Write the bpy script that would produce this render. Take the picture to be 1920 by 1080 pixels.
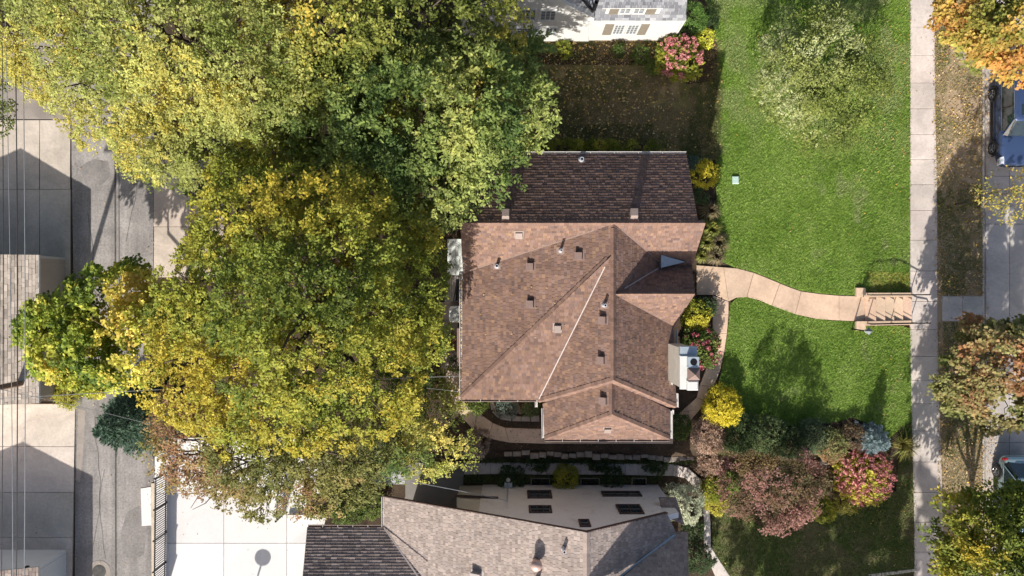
import bpy, bmesh, math, random
import numpy as np
from mathutils import Vector, Matrix

for o in list(bpy.data.objects):
    bpy.data.objects.remove(o)
sc = bpy.context.scene
C = sc.collection

# ------------------------------------------------------------------ camera, sky, sun
H = 36.0            # drone height above the yard
F = 1280.0          # focal length in photo pixels (24 mm equivalent)
cd = bpy.data.cameras.new('camera'); cam = bpy.data.objects.new('camera', cd); C.objects.link(cam)
cam.location = (0, 0, H); cam.rotation_euler = (0, 0, 0)
cd.sensor_width = 36; cd.lens = 24; cd.clip_end = 2000
sc.camera = cam
sc.render.resolution_x = 1024; sc.render.resolution_y = 576

SH = Vector((0.45, 1.50, 0))      # shadow offset per metre of height
to_sun = Vector((-SH.x, -SH.y, 1)).normalized()
W = bpy.data.worlds.new('World'); sc.world = W; W.use_nodes = True
nt = W.node_tree; nt.nodes.clear()
sky = nt.nodes.new('ShaderNodeTexSky'); sky.sky_type = 'NISHITA'; sky.sun_disc = False
sky.sun_elevation = math.asin(to_sun.z); sky.sun_rotation = math.atan2(to_sun.x, to_sun.y) % (2 * math.pi)
sky.air_density = 1.0; sky.dust_density = 3.0; sky.ozone_density = 0.6
bg = nt.nodes.new('ShaderNodeBackground'); bg.inputs['Strength'].default_value = 0.095
wo = nt.nodes.new('ShaderNodeOutputWorld')
nt.links.new(sky.outputs[0], bg.inputs[0]); nt.links.new(bg.outputs[0], wo.inputs[0])
sd = bpy.data.lights.new('sun', 'SUN'); sd.energy = 5.0; sd.angle = math.radians(0.53); sd.color = (1, 0.945, 0.855)
sun = bpy.data.objects.new('sun', sd); C.objects.link(sun)
sun.rotation_euler = to_sun.to_track_quat('Z', 'Y').to_euler(); sun.location = (-20, -60, 50)
vs = sc.view_settings
vs.view_transform = 'Standard'; vs.look = 'None'; vs.gamma = 1; vs.use_curve_mapping = False
vs.exposure = 0.6

rng = np.random.default_rng(7)
random.seed(7)

# ------------------------------------------------------------------ terrain and pixel helpers
def sst(a, b, x):
    t = np.clip((np.asarray(x, float) - a) / (b - a), 0, 1)
    return t * t * (3 - 2 * t)

def zg(x, y):
    x = np.asarray(x, float); y = np.asarray(y, float)
    front = -0.9 * np.clip((x - 18.45) / (20.95 - 18.45), 0, 1)
    south = -1.5 * sst(-8.5, -9.5, y) * sst(-10.2, -7.6, x)
    south = south * (1 - 0.4 * sst(11.0, 20.0, x))
    z = np.minimum(front, south)
    z = z - 0.3 * sst(6.6, 7.6, y) * sst(12.6, 11.6, y) * sst(-3.0, -1.0, x) * sst(11.0, 9.9, x)
    z = np.where(x > 20.9, -0.9, z)
    z = z - 0.1 * sst(24.95, 25.0, x) * 0
    return z

def P(px, py, z=0.0):
    return Vector(((px - 960) * (H - z) / F, (540 - py) * (H - z) / F, z))

def G(px, py, dz=0.0):
    z = 0.0
    for _ in range(12):
        p = P(px, py, z + dz)
        z = float(zg(p.x, p.y))
    p = P(px, py, z + dz)
    return p

def GX(px, py):
    p = G(px, py); return (p.x, p.y)

# ------------------------------------------------------------------ value noise
_tab = np.random.default_rng(3).random(65536)
def _h(i, j, k):
    return _tab[((i * 73856093) ^ (j * 19349663) ^ (k * 83492791)) & 65535]
def vn(x, y, z=0.0):
    x = np.asarray(x, float); y = np.asarray(y, float); z = np.zeros_like(x) + z
    i = np.floor(x).astype(np.int64); j = np.floor(y).astype(np.int64); k = np.floor(z).astype(np.int64)
    u = x - i; v = y - j; w = z - k
    u = u*u*(3-2*u); v = v*v*(3-2*v); w = w*w*(3-2*w)
    r = 0
    for a in (0, 1):
        for b in (0, 1):
            for c in (0, 1):
                r = r + _h(i+a, j+b, k+c) * (u if a else 1-u) * (v if b else 1-v) * (w if c else 1-w)
    return r

# ------------------------------------------------------------------ materials
def new_mat(name):
    m = bpy.data.materials.new(name); m.use_nodes = True
    n = m.node_tree; b = n.nodes['Principled BSDF']
    return m, n, b

def N(n, t, **kw):
    nd = n.nodes.new(t)
    for k, v in kw.items(): setattr(nd, k, v)
    return nd

def noise(n, scale, detail=6, rough=0.6, vec=None, dist=0):
    t = N(n, 'ShaderNodeTexNoise'); t.inputs['Scale'].default_value = scale
    t.inputs['Detail'].default_value = detail; t.inputs['Roughness'].default_value = rough
    t.inputs['Distortion'].default_value = dist
    if vec is not None: n.links.new(vec, t.inputs['Vector'])
    return t

def ramp(n, fac, stops):
    r = N(n, 'ShaderNodeValToRGB'); e = r.color_ramp.elements
    while len(e) < len(stops): e.new(0.5)
    for i, (p, c) in enumerate(stops):
        e[i].position = p; e[i].color = (*c, 1)
    n.links.new(fac, r.inputs[0]); return r

def mix(n, fac, a, b, mode='MIX'):
    m = N(n, 'ShaderNodeMix', data_type='RGBA', blend_type=mode)
    if isinstance(fac, (int, float)): m.inputs[0].default_value = fac
    else: n.links.new(fac, m.inputs[0])
    for idx, v in ((6, a), (7, b)):
        if isinstance(v, tuple): m.inputs[idx].default_value = (*v, 1)
        else: n.links.new(v, m.inputs[idx])
    return m.outputs[2]

def geo_vec(n):
    g = N(n, 'ShaderNodeNewGeometry'); return g.outputs['Position']

def bump(n, b, h, strength, dist):
    bp = N(n, 'ShaderNodeBump'); bp.inputs['Strength'].default_value = strength; bp.inputs['Distance'].default_value = dist
    n.links.new(h, bp.inputs['Height']); n.links.new(bp.outputs[0], b.inputs['Normal'])

def mottled(name, c1, c2, scale=1.5, fine=14.0, rough=0.9, fine_amt=0.35, bmp=0.3, bdist=0.01, spec=0.25, stain=None, metallic=0.0):
    """two-tone weathered surface: broad blotches, fine grain, optional stain colour"""
    m, n, b = new_mat(name); v = geo_vec(n)
    a = noise(n, scale, 8, 0.62, v, 0.3)
    r = ramp(n, a.outputs[0], [(0.3, c1), (0.7, c2)])
    f = noise(n, fine, 8, 0.75, v)
    fr = ramp(n, f.outputs[0], [(0.25, (1 - fine_amt,)*3), (0.75, (1 + fine_amt,)*3)])
    col = mix(n, 1.0, r.outputs[0], fr.outputs[0], 'MULTIPLY')
    if stain:
        s = noise(n, scale * 2.3, 10, 0.7, v, 0.8)
        sr = ramp(n, s.outputs[0], [(0.55, (0,)*3), (0.72, (0.7,)*3)])
        col = mix(n, sr.outputs[0], col, stain)
    n.links.new(col, b.inputs['Base Color'])
    b.inputs['Roughness'].default_value = rough; b.inputs['Specular IOR Level'].default_value = spec
    b.inputs['Metallic'].default_value = metallic
    bump(n, b, f.outputs[0], bmp, bdist)
    return m

def attr_mat(name, rough=0.85, spec=0.2, fine=20.0, fine_amt=0.25, trans=0.0, bmp=0.0, stain=0.0):
    """colour from the per-piece 'tint' attribute"""
    m, n, b = new_mat(name); v = geo_vec(n)
    a = N(n, 'ShaderNodeAttribute', attribute_name='tint')
    col = a.outputs['Color']
    if fine_amt:
        f = noise(n, fine, 6, 0.75, v)
        fr = ramp(n, f.outputs[0], [(0.25, (1 - fine_amt,)*3), (0.75, (1 + fine_amt,)*3)])
        col = mix(n, 1.0, col, fr.outputs[0], 'MULTIPLY')
        if bmp: bump(n, b, f.outputs[0], bmp, 0.004)
    if stain:
        f2 = noise(n, 0.5, 6, 0.7, v, 0.6)
        s = ramp(n, f2.outputs[0], [(0.35, (1 - stain,)*3), (0.65, (1 + stain,)*3)])
        col = mix(n, 1.0, col, s.outputs[0], 'MULTIPLY')
    n.links.new(col, b.inputs['Base Color'])
    b.inputs['Roughness'].default_value = rough; b.inputs['Specular IOR Level'].default_value = spec
    if trans:
        out = n.nodes['Material Output']
        t = N(n, 'ShaderNodeBsdfTranslucent'); n.links.new(col, t.inputs['Color'])
        ms = N(n, 'ShaderNodeMixShader'); ms.inputs[0].default_value = trans
        n.links.new(b.outputs[0], ms.inputs[1]); n.links.new(t.outputs[0], ms.inputs[2])
        n.links.new(ms.outputs[0], out.inputs['Surface'])
    return m

def plain(name, c, rough=0.5, metallic=0.0, spec=0.5, var=0.12, coat=0.0, scale=6.0):
    m, n, b = new_mat(name); v = geo_vec(n)
    f = noise(n, scale, 6, 0.65, v)
    fr = ramp(n, f.outputs[0], [(0.3, tuple(max(0, x * (1 - var)) for x in c)), (0.7, tuple(x * (1 + var) for x in c))])
    n.links.new(fr.outputs[0], b.inputs['Base Color'])
    b.inputs['Roughness'].default_value = rough; b.inputs['Metallic'].default_value = metallic
    b.inputs['Specular IOR Level'].default_value = spec; b.inputs['Coat Weight'].default_value = coat
    return m

M = {}
M['soil'] = mottled('soil', (0.035, 0.024, 0.017), (0.085, 0.06, 0.04), 1.2, 22, 0.95, 0.55, 0.9, 0.03)
M['mulch'] = mottled('mulch', (0.035, 0.02, 0.013), (0.10, 0.062, 0.04), 3.0, 30, 0.95, 0.6, 1.0, 0.03)
M['asphalt'] = mottled('asphalt', (0.17, 0.158, 0.152), (0.31, 0.288, 0.275), 0.5, 9, 0.92, 0.45, 0.5, 0.006, stain=(0.2, 0.187, 0.18))
M['apron'] = mottled('apron', (0.22, 0.19, 0.17), (0.34, 0.30, 0.27), 0.6, 30, 0.92, 0.35, 0.5, 0.006, stain=(0.16, 0.145, 0.135))
M['seam'] = mottled('seam', (0.05, 0.047, 0.045), (0.10, 0.095, 0.09), 4, 30, 0.8)
M['darkdrive'] = mottled('darkdrive', (0.17, 0.16, 0.15), (0.24, 0.22, 0.21), 0.8, 40, 0.92, 0.3)
M['conc'] = attr_mat('conc', 0.88, 0.25, 7.0, 0.15, 0, 0.25, 0.17)
M['white_slab'] = attr_mat('white_slab', 0.8, 0.25, 6.0, 0.05, 0, 0.1, 0.05)
M['shingle_brown'] = attr_mat('shingle_brown', 0.92, 0.15, 60, 0.3, 0, 0.5, 0.12)
M['deck_dark'] = plain('deck_dark', (0.07, 0.05, 0.042), 0.9)
M['deck_roof'] = plain('deck_roof', (0.13, 0.088, 0.076), 0.9)
M['fascia'] = plain('fascia', (0.36, 0.26, 0.22), 0.7)
M['cap'] = attr_mat('cap', 0.92, 0.15, 50, 0.3, 0, 0.5, 0.1)
M['gutter'] = plain('gutter', (0.52, 0.49, 0.47), 0.4, 0.0, 0.5, 0.1)
M['gutter_brown'] = plain('gutter_brown', (0.24, 0.18, 0.15), 0.45)
M['valley_metal'] = plain('valley_metal', (0.36, 0.32, 0.31), 0.6, 0.0)
M['valley_brown'] = plain('valley_brown', (0.24, 0.17, 0.145), 0.6, 0.0)
M['vent_brown'] = plain('vent_brown', (0.19, 0.13, 0.115), 0.6)
M['vent_pale'] = plain('vent_pale', (0.25, 0.195, 0.175), 0.6)
M['zinc'] = plain('zinc', (0.36, 0.42, 0.47), 0.45, 0.4)
M['slate'] = plain('slate', (0.17, 0.19, 0.21), 0.6)
M['pipe'] = plain('pipe', (0.62, 0.66, 0.72), 0.35, 0.5)
M['hole'] = plain('hole', (0.01, 0.01, 0.012), 0.9, 0, 0.1)
M['stucco'] = mottled('stucco', (0.82, 0.79, 0.77), (0.88, 0.86, 0.85), 0.7, 18, 0.92, 0.12, 0.5, 0.008, stain=(0.58, 0.52, 0.49))
M['cream'] = mottled('cream', (0.60, 0.54, 0.45), (0.68, 0.62, 0.53), 0.8, 16, 0.92, 0.1)
M['tan_wall'] = mottled('tan_wall', (0.42, 0.33, 0.27), (0.52, 0.42, 0.35), 0.8, 18, 0.92, 0.15)
M['white_wall'] = mottled('white_wall', (0.50, 0.49, 0.47), (0.56, 0.55, 0.53), 0.8, 10, 0.75, 0.05, 0.2)
M['white_paint'] = plain('white_paint', (0.54, 0.54, 0.535), 0.5, 0, 0.4, 0.04)
M['taupe'] = plain('taupe', (0.20, 0.175, 0.14), 0.6)
M['garage_wall'] = mottled('garage_wall', (0.42, 0.36, 0.31), (0.48, 0.42, 0.37), 0.8, 12, 0.85, 0.08)
M['garage_white'] = mottled('garage_white', (0.62, 0.64, 0.66), (0.70, 0.72, 0.74), 0.8, 12, 0.85, 0.06)
M['brown_trim'] = plain('brown_trim', (0.085, 0.05, 0.042), 0.55)
M['glass_reflect'] = plain('glass_reflect', (0.17, 0.19, 0.21), 0.1, 0, 0.7, 0.3)  # grey reflection on the panes put into the base colour
M['glass'] = plain('glass', (0.03, 0.045, 0.06), 0.06, 0, 0.8, 0.3)
M['crown_conc'] = mottled('crown_conc', (0.46, 0.43, 0.38), (0.56, 0.53, 0.48), 2.0, 18, 0.9, 0.1, stain=(0.42, 0.34, 0.26))
M['iron'] = plain('iron', (0.012, 0.012, 0.014), 0.45, 0.3)
M['fence_iron'] = plain('fence_iron', (0.018, 0.018, 0.024), 0.4, 0.3)
M['wood'] = mottled('wood', (0.15, 0.10, 0.07), (0.26, 0.18, 0.13), 2.0, 25, 0.9, 0.35)
M['plank'] = plain('plank', (0.40, 0.36, 0.33), 0.8)
M['bark'] = mottled('bark', (0.05, 0.038, 0.03), (0.14, 0.11, 0.09), 4.0, 20, 0.95, 0.5, 1.0, 0.02)
M['pale_bark'] = mottled('pale_bark', (0.22, 0.18, 0.15), (0.36, 0.31, 0.27), 4.0, 20, 0.95, 0.4)
M['leaf'] = attr_mat('leaf', 0.55, 0.2, 1, 0, 0.38)
M['needle'] = attr_mat('needle', 0.65, 0.2, 1, 0, 0.1)
M['petal'] = attr_mat('petal', 0.7, 0.2, 1, 0, 0.2)
M['grass'] = attr_mat('grass', 0.6, 0.25, 1, 0, 0.25)
M['litter'] = attr_mat('litter', 0.75, 0.2, 1, 0, 0.1)
M['stone'] = mottled('stone', (0.17, 0.145, 0.12), (0.34, 0.30, 0.26), 2.5, 20, 0.95, 0.3, 0.8, 0.02)
M['rubber'] = plain('rubber', (0.018, 0.018, 0.019), 0.8)
M['rim'] = plain('rim', (0.35, 0.36, 0.38), 0.3, 0.8)
M['paint_navy'] = plain('paint_navy', (0.045, 0.075, 0.165), 0.28, 0.35, 0.5, 0.05, 0.8)
M['paint_aqua'] = plain('paint_aqua', (0.30, 0.42, 0.46), 0.28, 0.35, 0.5, 0.05, 0.8)
M['car_glass'] = plain('car_glass', (0.02, 0.03, 0.035), 0.04, 0, 0.9, 0.2, 0.5)
M['chrome'] = plain('chrome', (0.65, 0.66, 0.68), 0.15, 0.9)
M['lamp_lens'] = plain('lamp_lens', (0.62, 0.65, 0.68), 0.12, 0.2, 0.8)
M['tail_lens'] = plain('tail_lens', (0.30, 0.012, 0.012), 0.15, 0, 0.8)
M['black_plastic'] = plain('black_plastic', (0.015, 0.015, 0.016), 0.6)
M['wire'] = plain('wire', (0.05, 0.05, 0.055), 0.5, 0.2)
M['wire_pale'] = plain('wire_pale', (0.30, 0.31, 0.33), 0.4, 0.3)
M['ac_white'] = plain('ac_white', (0.72, 0.73, 0.72), 0.45)
M['ac_grille'] = plain('ac_grille', (0.40, 0.42, 0.42), 0.5, 0.4)
M['pale_green'] = plain('pale_green', (0.38, 0.52, 0.46), 0.5)
M['copper'] = plain('copper', (0.58, 0.40, 0.34), 0.45, 0.3)
M['frost'] = plain('frost', (0.70, 0.74, 0.72), 0.35, 0, 0.5, 0.06)

def streaks(m, amt=0.25, along='y'):
    n = m.node_tree; b = n.nodes['Principled BSDF']; src = b.inputs['Base Color'].links[0].from_socket
    mp = N(n, 'ShaderNodeMapping'); mp.inputs['Scale'].default_value = (1.5, 0.08, 1) if along == 'y' else (0.08, 1.5, 1)
    n.links.new(geo_vec(n), mp.inputs['Vector'])
    t = noise(n, 1.0, 6, 0.6, mp.outputs[0])
    r = ramp(n, t.outputs[0], [(0.35, (1-amt,)*3), (0.65, (1+amt,)*3)])
    n.links.new(mix(n, 1.0, src, r.outputs[0], 'MULTIPLY'), b.inputs['Base Color'])
streaks(M['asphalt'], 0.22)
M['patch'] = mottled('patch', (0.155, 0.145, 0.14), (0.26, 0.24, 0.23), 0.8, 9, 0.92, 0.4)
def lawn_mat(name, cols, dry, dry_lo, dry_hi, scale=0.8):
    m, n, b = new_mat(name); v = geo_vec(n)
    a = noise(n, scale, 8, 0.65, v, 0.4)
    r = ramp(n, a.outputs[0], [(0.3, cols[0]), (0.5, cols[1]), (0.7, cols[2])])
    f = noise(n, 28, 8, 0.8, v)
    fr = ramp(n, f.outputs[0], [(0.25, (0.45,)*3), (0.75, (1.5,)*3)])
    col = mix(n, 1.0, r.outputs[0], fr.outputs[0], 'MULTIPLY')
    d = noise(n, 0.45, 9, 0.72, v, 0.6)
    dr = ramp(n, d.outputs[0], [(dry_lo, (0,)*3), (dry_hi, (0.75,)*3)])
    col = mix(n, dr.outputs[0], col, dry)
    n.links.new(col, b.inputs['Base Color'])
    b.inputs['Roughness'].default_value = 0.9; b.inputs['Specular IOR Level'].default_value = 0.1
    bump(n, b, f.outputs[0], 0.8, 0.04)
    return m
M['lawn'] = lawn_mat('lawn', ((0.10, 0.165, 0.03), (0.135, 0.215, 0.042), (0.175, 0.25, 0.058)), (0.21, 0.26, 0.09), 0.58, 0.85)
M['lawn_shade'] = lawn_mat('lawn_shade', ((0.14, 0.145, 0.045), (0.25, 0.20, 0.085), (0.42, 0.30, 0.16)), (0.48, 0.33, 0.19), 0.52, 0.76, 1.1)
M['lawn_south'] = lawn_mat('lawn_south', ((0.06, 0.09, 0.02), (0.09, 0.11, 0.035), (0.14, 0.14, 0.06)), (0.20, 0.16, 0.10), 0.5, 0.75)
M['boulevard'] = lawn_mat('boulevard', ((0.17, 0.15, 0.07), (0.31, 0.24, 0.15), (0.40, 0.31, 0.21)), (0.40, 0.30, 0.21), 0.4, 0.6)

# ------------------------------------------------------------------ object helpers
def link(o): C.objects.link(o); return o

def adopt(o, parent):
    if parent is not None:
        o.parent = parent
        w = Matrix.Identity(4); q = parent
        while q is not None:
            w = q.matrix_basis if q.parent is None else (q.parent.matrix_basis @ q.matrix_parent_inverse @ q.matrix_basis)
            break
        o.matrix_parent_inverse = w.inverted()
    return o

def tag(o, label=None, cat=None, group=None, kind=None):
    if label: o['label'] = label
    if cat: o['category'] = cat
    if group: o['group'] = group
    if kind: o['kind'] = kind
    return o

def thing(name, label, cat, loc=(0, 0, 0), group=None):
    o = bpy.data.objects.new(name, None); link(o)
    o.location = loc; o.empty_display_size = 0.2
    o.matrix_basis = Matrix.Translation(Vector(loc))
    return tag(o, label, cat, group)

class MB:
    def __init__(self): self.v = []; self.f = []; self.c = []
    def add(self, vs, fs, col=None):
        b = len(self.v); self.v += [tuple(p) for p in vs]
        for f in fs: self.f.append(tuple(b + i for i in f)); self.c.append(col or (0.5, 0.5, 0.5))
        return self
    def box(self, lo, hi, col=None, bev=0.0):
        x0, y0, z0 = lo; x1, y1, z1 = hi
        if bev:
            e = bev
            vs = [(x0,y0,z0),(x1,y0,z0),(x1,y1,z0),(x0,y1,z0),(x0,y0,z1-e),(x1,y0,z1-e),(x1,y1,z1-e),(x0,y1,z1-e),
                  (x0+e,y0+e,z1),(x1-e,y0+e,z1),(x1-e,y1-e,z1),(x0+e,y1-e,z1)]
            fs = [(3,2,1,0),(0,1,5,4),(1,2,6,5),(2,3,7,6),(3,0,4,7),(4,5,9,8),(5,6,10,9),(6,7,11,10),(7,4,8,11),(8,9,10,11)]
        else:
            vs = [(x0,y0,z0),(x1,y0,z0),(x1,y1,z0),(x0,y1,z0),(x0,y0,z1),(x1,y0,z1),(x1,y1,z1),(x0,y1,z1)]
            fs = [(3,2,1,0),(0,1,5,4),(1,2,6,5),(2,3,7,6),(3,0,4,7),(4,5,6,7)]
        return self.add(vs, fs, col)
    def obox(self, c, ax, ay, az, col=None):
        c = Vector(c); vs = []
        for sz in (-1, 1):
            for sx, sy in ((-1,-1),(1,-1),(1,1),(-1,1)):
                vs.append(c + Vector(ax)*sx + Vector(ay)*sy + Vector(az)*sz)
        return self.add(vs, [(3,2,1,0),(0,1,5,4),(1,2,6,5),(2,3,7,6),(3,0,4,7),(4,5,6,7)], col)
    def tube(self, pts, rad, n=8, col=None, cap=True):
        pts = [Vector(p) for p in pts]
        if not isinstance(rad, (list, tuple)): rad = [rad] * len(pts)
        vs = []; fs = []
        for i, p in enumerate(pts):
            d = (pts[min(i+1, len(pts)-1)] - pts[max(i-1, 0)]).normalized()
            a = d.cross(Vector((0, 0, 1)))
            if a.length < 1e-3: a = Vector((1, 0, 0))
            a.normalize(); b = d.cross(a)
            for k in range(n):
                t = 2*math.pi*k/n
                vs.append(p + (a*math.cos(t) + b*math.sin(t))*rad[i])
        for i in range(len(pts)-1):
            for k in range(n):
                fs.append((i*n+k, i*n+(k+1)%n, (i+1)*n+(k+1)%n, (i+1)*n+k))
        if cap:
            fs.append(tuple(range(n))[::-1]); fs.append(tuple((len(pts)-1)*n+k for k in range(n)))
        return self.add(vs, fs, col)
    def lathe(self, c, prof, n=16, col=None, axis='z'):
        c = Vector(c); vs = []; fs = []
        for r, z in prof:
            for k in range(n):
                t = 2*math.pi*k/n
                o = (r*math.cos(t), r*math.sin(t), z)
                if axis == 'x': o = (z, r*math.cos(t), r*math.sin(t))
                vs.append(c + Vector(o))
        for i in range(len(prof)-1):
            for k in range(n):
                fs.append((i*n+k, i*n+(k+1)%n, (i+1)*n+(k+1)%n, (i+1)*n+k))
        fs.append(tuple(range(n))[::-1]); fs.append(tuple((len(prof)-1)*n+k for k in range(n)))
        return self.add(vs, fs, col)
    def prism(self, poly, z0, z1, col=None, bev=0.0):
        """poly: list of xy; z0, z1 numbers or lists"""
        n = len(poly)
        a = sum(poly[i][0]*poly[(i+1)%n][1]-poly[(i+1)%n][0]*poly[i][1] for i in range(n))
        if a < 0: 
            poly = poly[::-1]
            if isinstance(z1, (list, tuple)): z1 = list(z1)[::-1]
            if isinstance(z0, (list, tuple)): z0 = list(z0)[::-1]
        zb = list(z0) if isinstance(z0, (list, tuple)) else [z0]*n
        zt = list(z1) if isinstance(z1, (list, tuple)) else [z1]*n
        vs = [(p[0], p[1], zb[i]) for i, p in enumerate(poly)]
        vs += [(p[0], p[1], zt[i]-bev) for i, p in enumerate(poly)]
        fs = [tuple(range(n))[::-1]] + [(i, (i+1)%n, n+(i+1)%n, n+i) for i in range(n)]
        if bev:
            ins = inset(poly, bev)
            vs += [(p[0], p[1], zt[i]) for i, p in enumerate(ins)]
            fs += [(n+i, n+(i+1)%n, 2*n+(i+1)%n, 2*n+i) for i in range(n)]
            fs.append(tuple(range(2*n, 3*n)))
        else: fs.append(tuple(range(n, 2*n)))
        return self.add(vs, fs, col)
    def build(self, name, mat, parent=None, smooth=False):
        me = bpy.data.meshes.new(name); me.from_pydata(self.v, [], self.f)
        at = me.attributes.new('tint', 'FLOAT_COLOR', 'FACE')
        arr = np.ones((len(self.f), 4), np.float32); arr[:, :3] = np.array(self.c, np.float32).reshape(-1, 3)
        at.data.foreach_set('color', arr.ravel())
        me.materials.append(M[mat] if isinstance(mat, str) else mat)
        if smooth: me.polygons.foreach_set('use_smooth', [True]*len(me.polygons))
        me.update()
        o = bpy.data.objects.new(name, me); link(o)
        return adopt(o, parent)

def inset(poly, d):
    n = len(poly); out = []
    for i in range(n):
        p0 = Vector(poly[i-1]); p1 = Vector(poly[i]); p2 = Vector(poly[(i+1) % n])
        a = (p1-p0); b = (p2-p1)
        if a.length < 1e-6 or b.length < 1e-6: out.append(tuple(p1)); continue
        a.normalize(); b.normalize()
        na = Vector((-a.y, a.x)); nb = Vector((-b.y, b.x))
        k = na + nb
        L = max(k.length_squared, 0.25)
        out.append(tuple(p1 + k*(2*d/L)))
    return out

def clip_halfplanes(sub, planes):
    """Sutherland-Hodgman; planes: (nx, ny, d) keep nx*x+ny*y <= d"""
    for nx, ny, d in planes:
        if not sub: return sub
        out = []
        for i in range(len(sub)):
            a = sub[i-1]; b = sub[i]
            da = nx*a[0]+ny*a[1]-d; db = nx*b[0]+ny*b[1]-d
            if (da <= 0) != (db <= 0):
                t = da/(da-db); out.append((a[0]+(b[0]-a[0])*t, a[1]+(b[1]-a[1])*t))
            if db <= 0: out.append(b)
        sub = out
    return sub

def sheet(name, pix, mat, dz, kind='structure', cell=0.5, parent=None, world=False):
    """ground-following sheet inside a pixel polygon"""
    poly = [tuple(p) for p in pix] if world else [GX(*p) for p in pix]
    xs = [p[0] for p in poly]; ys = [p[1] for p in poly]
    vid = {}; V = []; Fc = []
    for i in range(math.floor(min(xs)/cell), math.ceil(max(xs)/cell)):
        for j in range(math.floor(min(ys)/cell), math.ceil(max(ys)/cell)):
            q = clip_halfplanes(poly, [(-1, 0, -i*cell), (1, 0, (i+1)*cell), (0, -1, -j*cell), (0, 1, (j+1)*cell)])
            if len(q) < 3: continue
            ids = []
            for p in q:
                k = (round(p[0], 4), round(p[1], 4))
                if k not in vid: vid[k] = len(V); V.append((p[0], p[1], float(zg(*p)) + dz))
                if not ids or ids[-1] != vid[k]: ids.append(vid[k])
            if len(ids) > 1 and ids[0] == ids[-1]: ids.pop()
            if len(set(ids)) >= 3 and len(set(ids)) == len(ids): Fc.append(tuple(ids))
    mb = MB(); mb.v = V; mb.f = Fc; mb.c = [(0.5,)*3]*len(Fc)
    o = mb.build(name, mat, parent, True)
    if kind: o['kind'] = kind
    return o

def structure(name, pos=(0, 0, 0)):
    o = bpy.data.objects.new(name, None); link(o); o['kind'] = 'structure'
    return o

def in_poly(x, y, poly):
    r = np.zeros(len(x), bool); n = len(poly)
    for i in range(n):
        x0, y0 = poly[i]; x1, y1 = poly[i-1]
        c = ((y0 > y) != (y1 > y)) & (x < (x1-x0)*(y-y0)/((y1-y0) if y1 != y0 else 1e-9)+x0)
        r ^= c
    return r

def quads_mesh(name, V, col, mat, parent=None, kind=None, k=4):
    """V: (n,k,3) separate faces with a colour each"""
    n = V.shape[0]
    me = bpy.data.meshes.new(name)
    me.vertices.add(n*k); me.vertices.foreach_set('co', V.astype(np.float32).ravel())
    me.loops.add(n*k); me.loops.foreach_set('vertex_index', np.arange(n*k, dtype=np.int32))
    me.polygons.add(n); me.polygons.foreach_set('loop_start', np.arange(n, dtype=np.int32)*k)
    me.polygons.foreach_set('loop_total', np.full(n, k, np.int32))
    at = me.attributes.new('tint', 'FLOAT_COLOR', 'FACE')
    arr = np.ones((n, 4), np.float32); arr[:, :3] = np.clip(col, 0, 1); at.data.foreach_set('color', arr.ravel())
    me.materials.append(M[mat]); me.update(calc_edges=True)
    o = bpy.data.objects.new(name, me); link(o)
    if kind: o['kind'] = kind
    return adopt(o, parent)

def nrm(a): return a/np.maximum(np.linalg.norm(a, axis=-1, keepdims=True), 1e-9)

# ================================================================== THE SETTING
def ground():
    xs = np.concatenate([[-400, -150, -70], np.arange(-45, 45.01, 0.5), [70, 150, 400]])
    ys = np.concatenate([[-400, -150, -70], np.arange(-40, 40.01, 0.5), [70, 150, 400]])
    X, Y = np.meshgrid(xs, ys, indexing='ij')
    Z = zg(X, Y) - 0.06
    Z = np.where(X > 24.6, -1.2, Z)
    V = np.stack([X, Y, Z], -1).reshape(-1, 3); ny = len(ys)
    fs = [(i*ny+j, (i+1)*ny+j, (i+1)*ny+j+1, i*ny+j+1) for i in range(len(xs)-1) for j in range(ny-1)]
    mb = MB(); mb.v = [tuple(v) for v in V]; mb.f = fs; mb.c = [(0.5,)*3]*len(fs)
    o = mb.build('ground', 'soil', None, True); o['kind'] = 'structure'
ground()

LAWN_N = [(1345, -120), (1708, -120), (1706, 300), (1705, 548), (1690, 552), (1622, 552), (1607, 554), (1573, 553), (1540, 551), (1500, 545), (1460, 529), (1415, 511),
          (1380, 503), (1352, 490), (1345, 440), (1342, 300), (1350, 200), (1345, 100), (1335, 40), (1318, -10)]
LAWN_M = [(1370, 568), (1385, 558), (1402, 557), (1450, 573), (1490, 589), (1520, 597), (1571, 602), (1605, 603), (1622, 612), (1690, 611), (1708, 616), (1709, 700), (1711, 790), (1690, 800),
          (1660, 830), (1640, 800), (1600, 782), (1560, 792), (1500, 800), (1440, 795), (1380, 780), (1345, 735), (1354, 690), (1362, 640), (1367, 600)]
LAWN_S = [(1711, 790), (1714, 900), (1718, 1075), (1640, 1082), (1500, 1100), (1365, 1080), (1336, 1030), (1335, 960), (1380, 950), (1420, 985), (1480, 1000), (1530, 960), (1600, 940), (1680, 920), (1690, 800)]
SIDE = [(940, 60), (1350, 75), (1356, 160), (1350, 300), (1296, 300), (1285, 284), (940, 284)]
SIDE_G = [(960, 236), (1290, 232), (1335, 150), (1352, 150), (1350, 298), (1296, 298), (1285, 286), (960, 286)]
BLVD = [(1748, -120), (1843, -120), (1844, 1180), (1762, 1180), (1750, 400)]
sheet('front_lawn', LAWN_N, 'lawn', 0.0)
sheet('lower_front_lawn', LAWN_M, 'lawn', 0.0)
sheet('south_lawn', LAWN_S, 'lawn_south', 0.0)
sheet('side_yard', SIDE, 'lawn_shade', -0.006)
sheet('boulevard_strip', BLVD, 'boulevard', 0.0)
sheet('planting_bed', [(900, 74), (1345, 74), (1345, 150), (1290, 158), (1235, 130), (900, 126)], 'mulch', 0.008)

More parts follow.
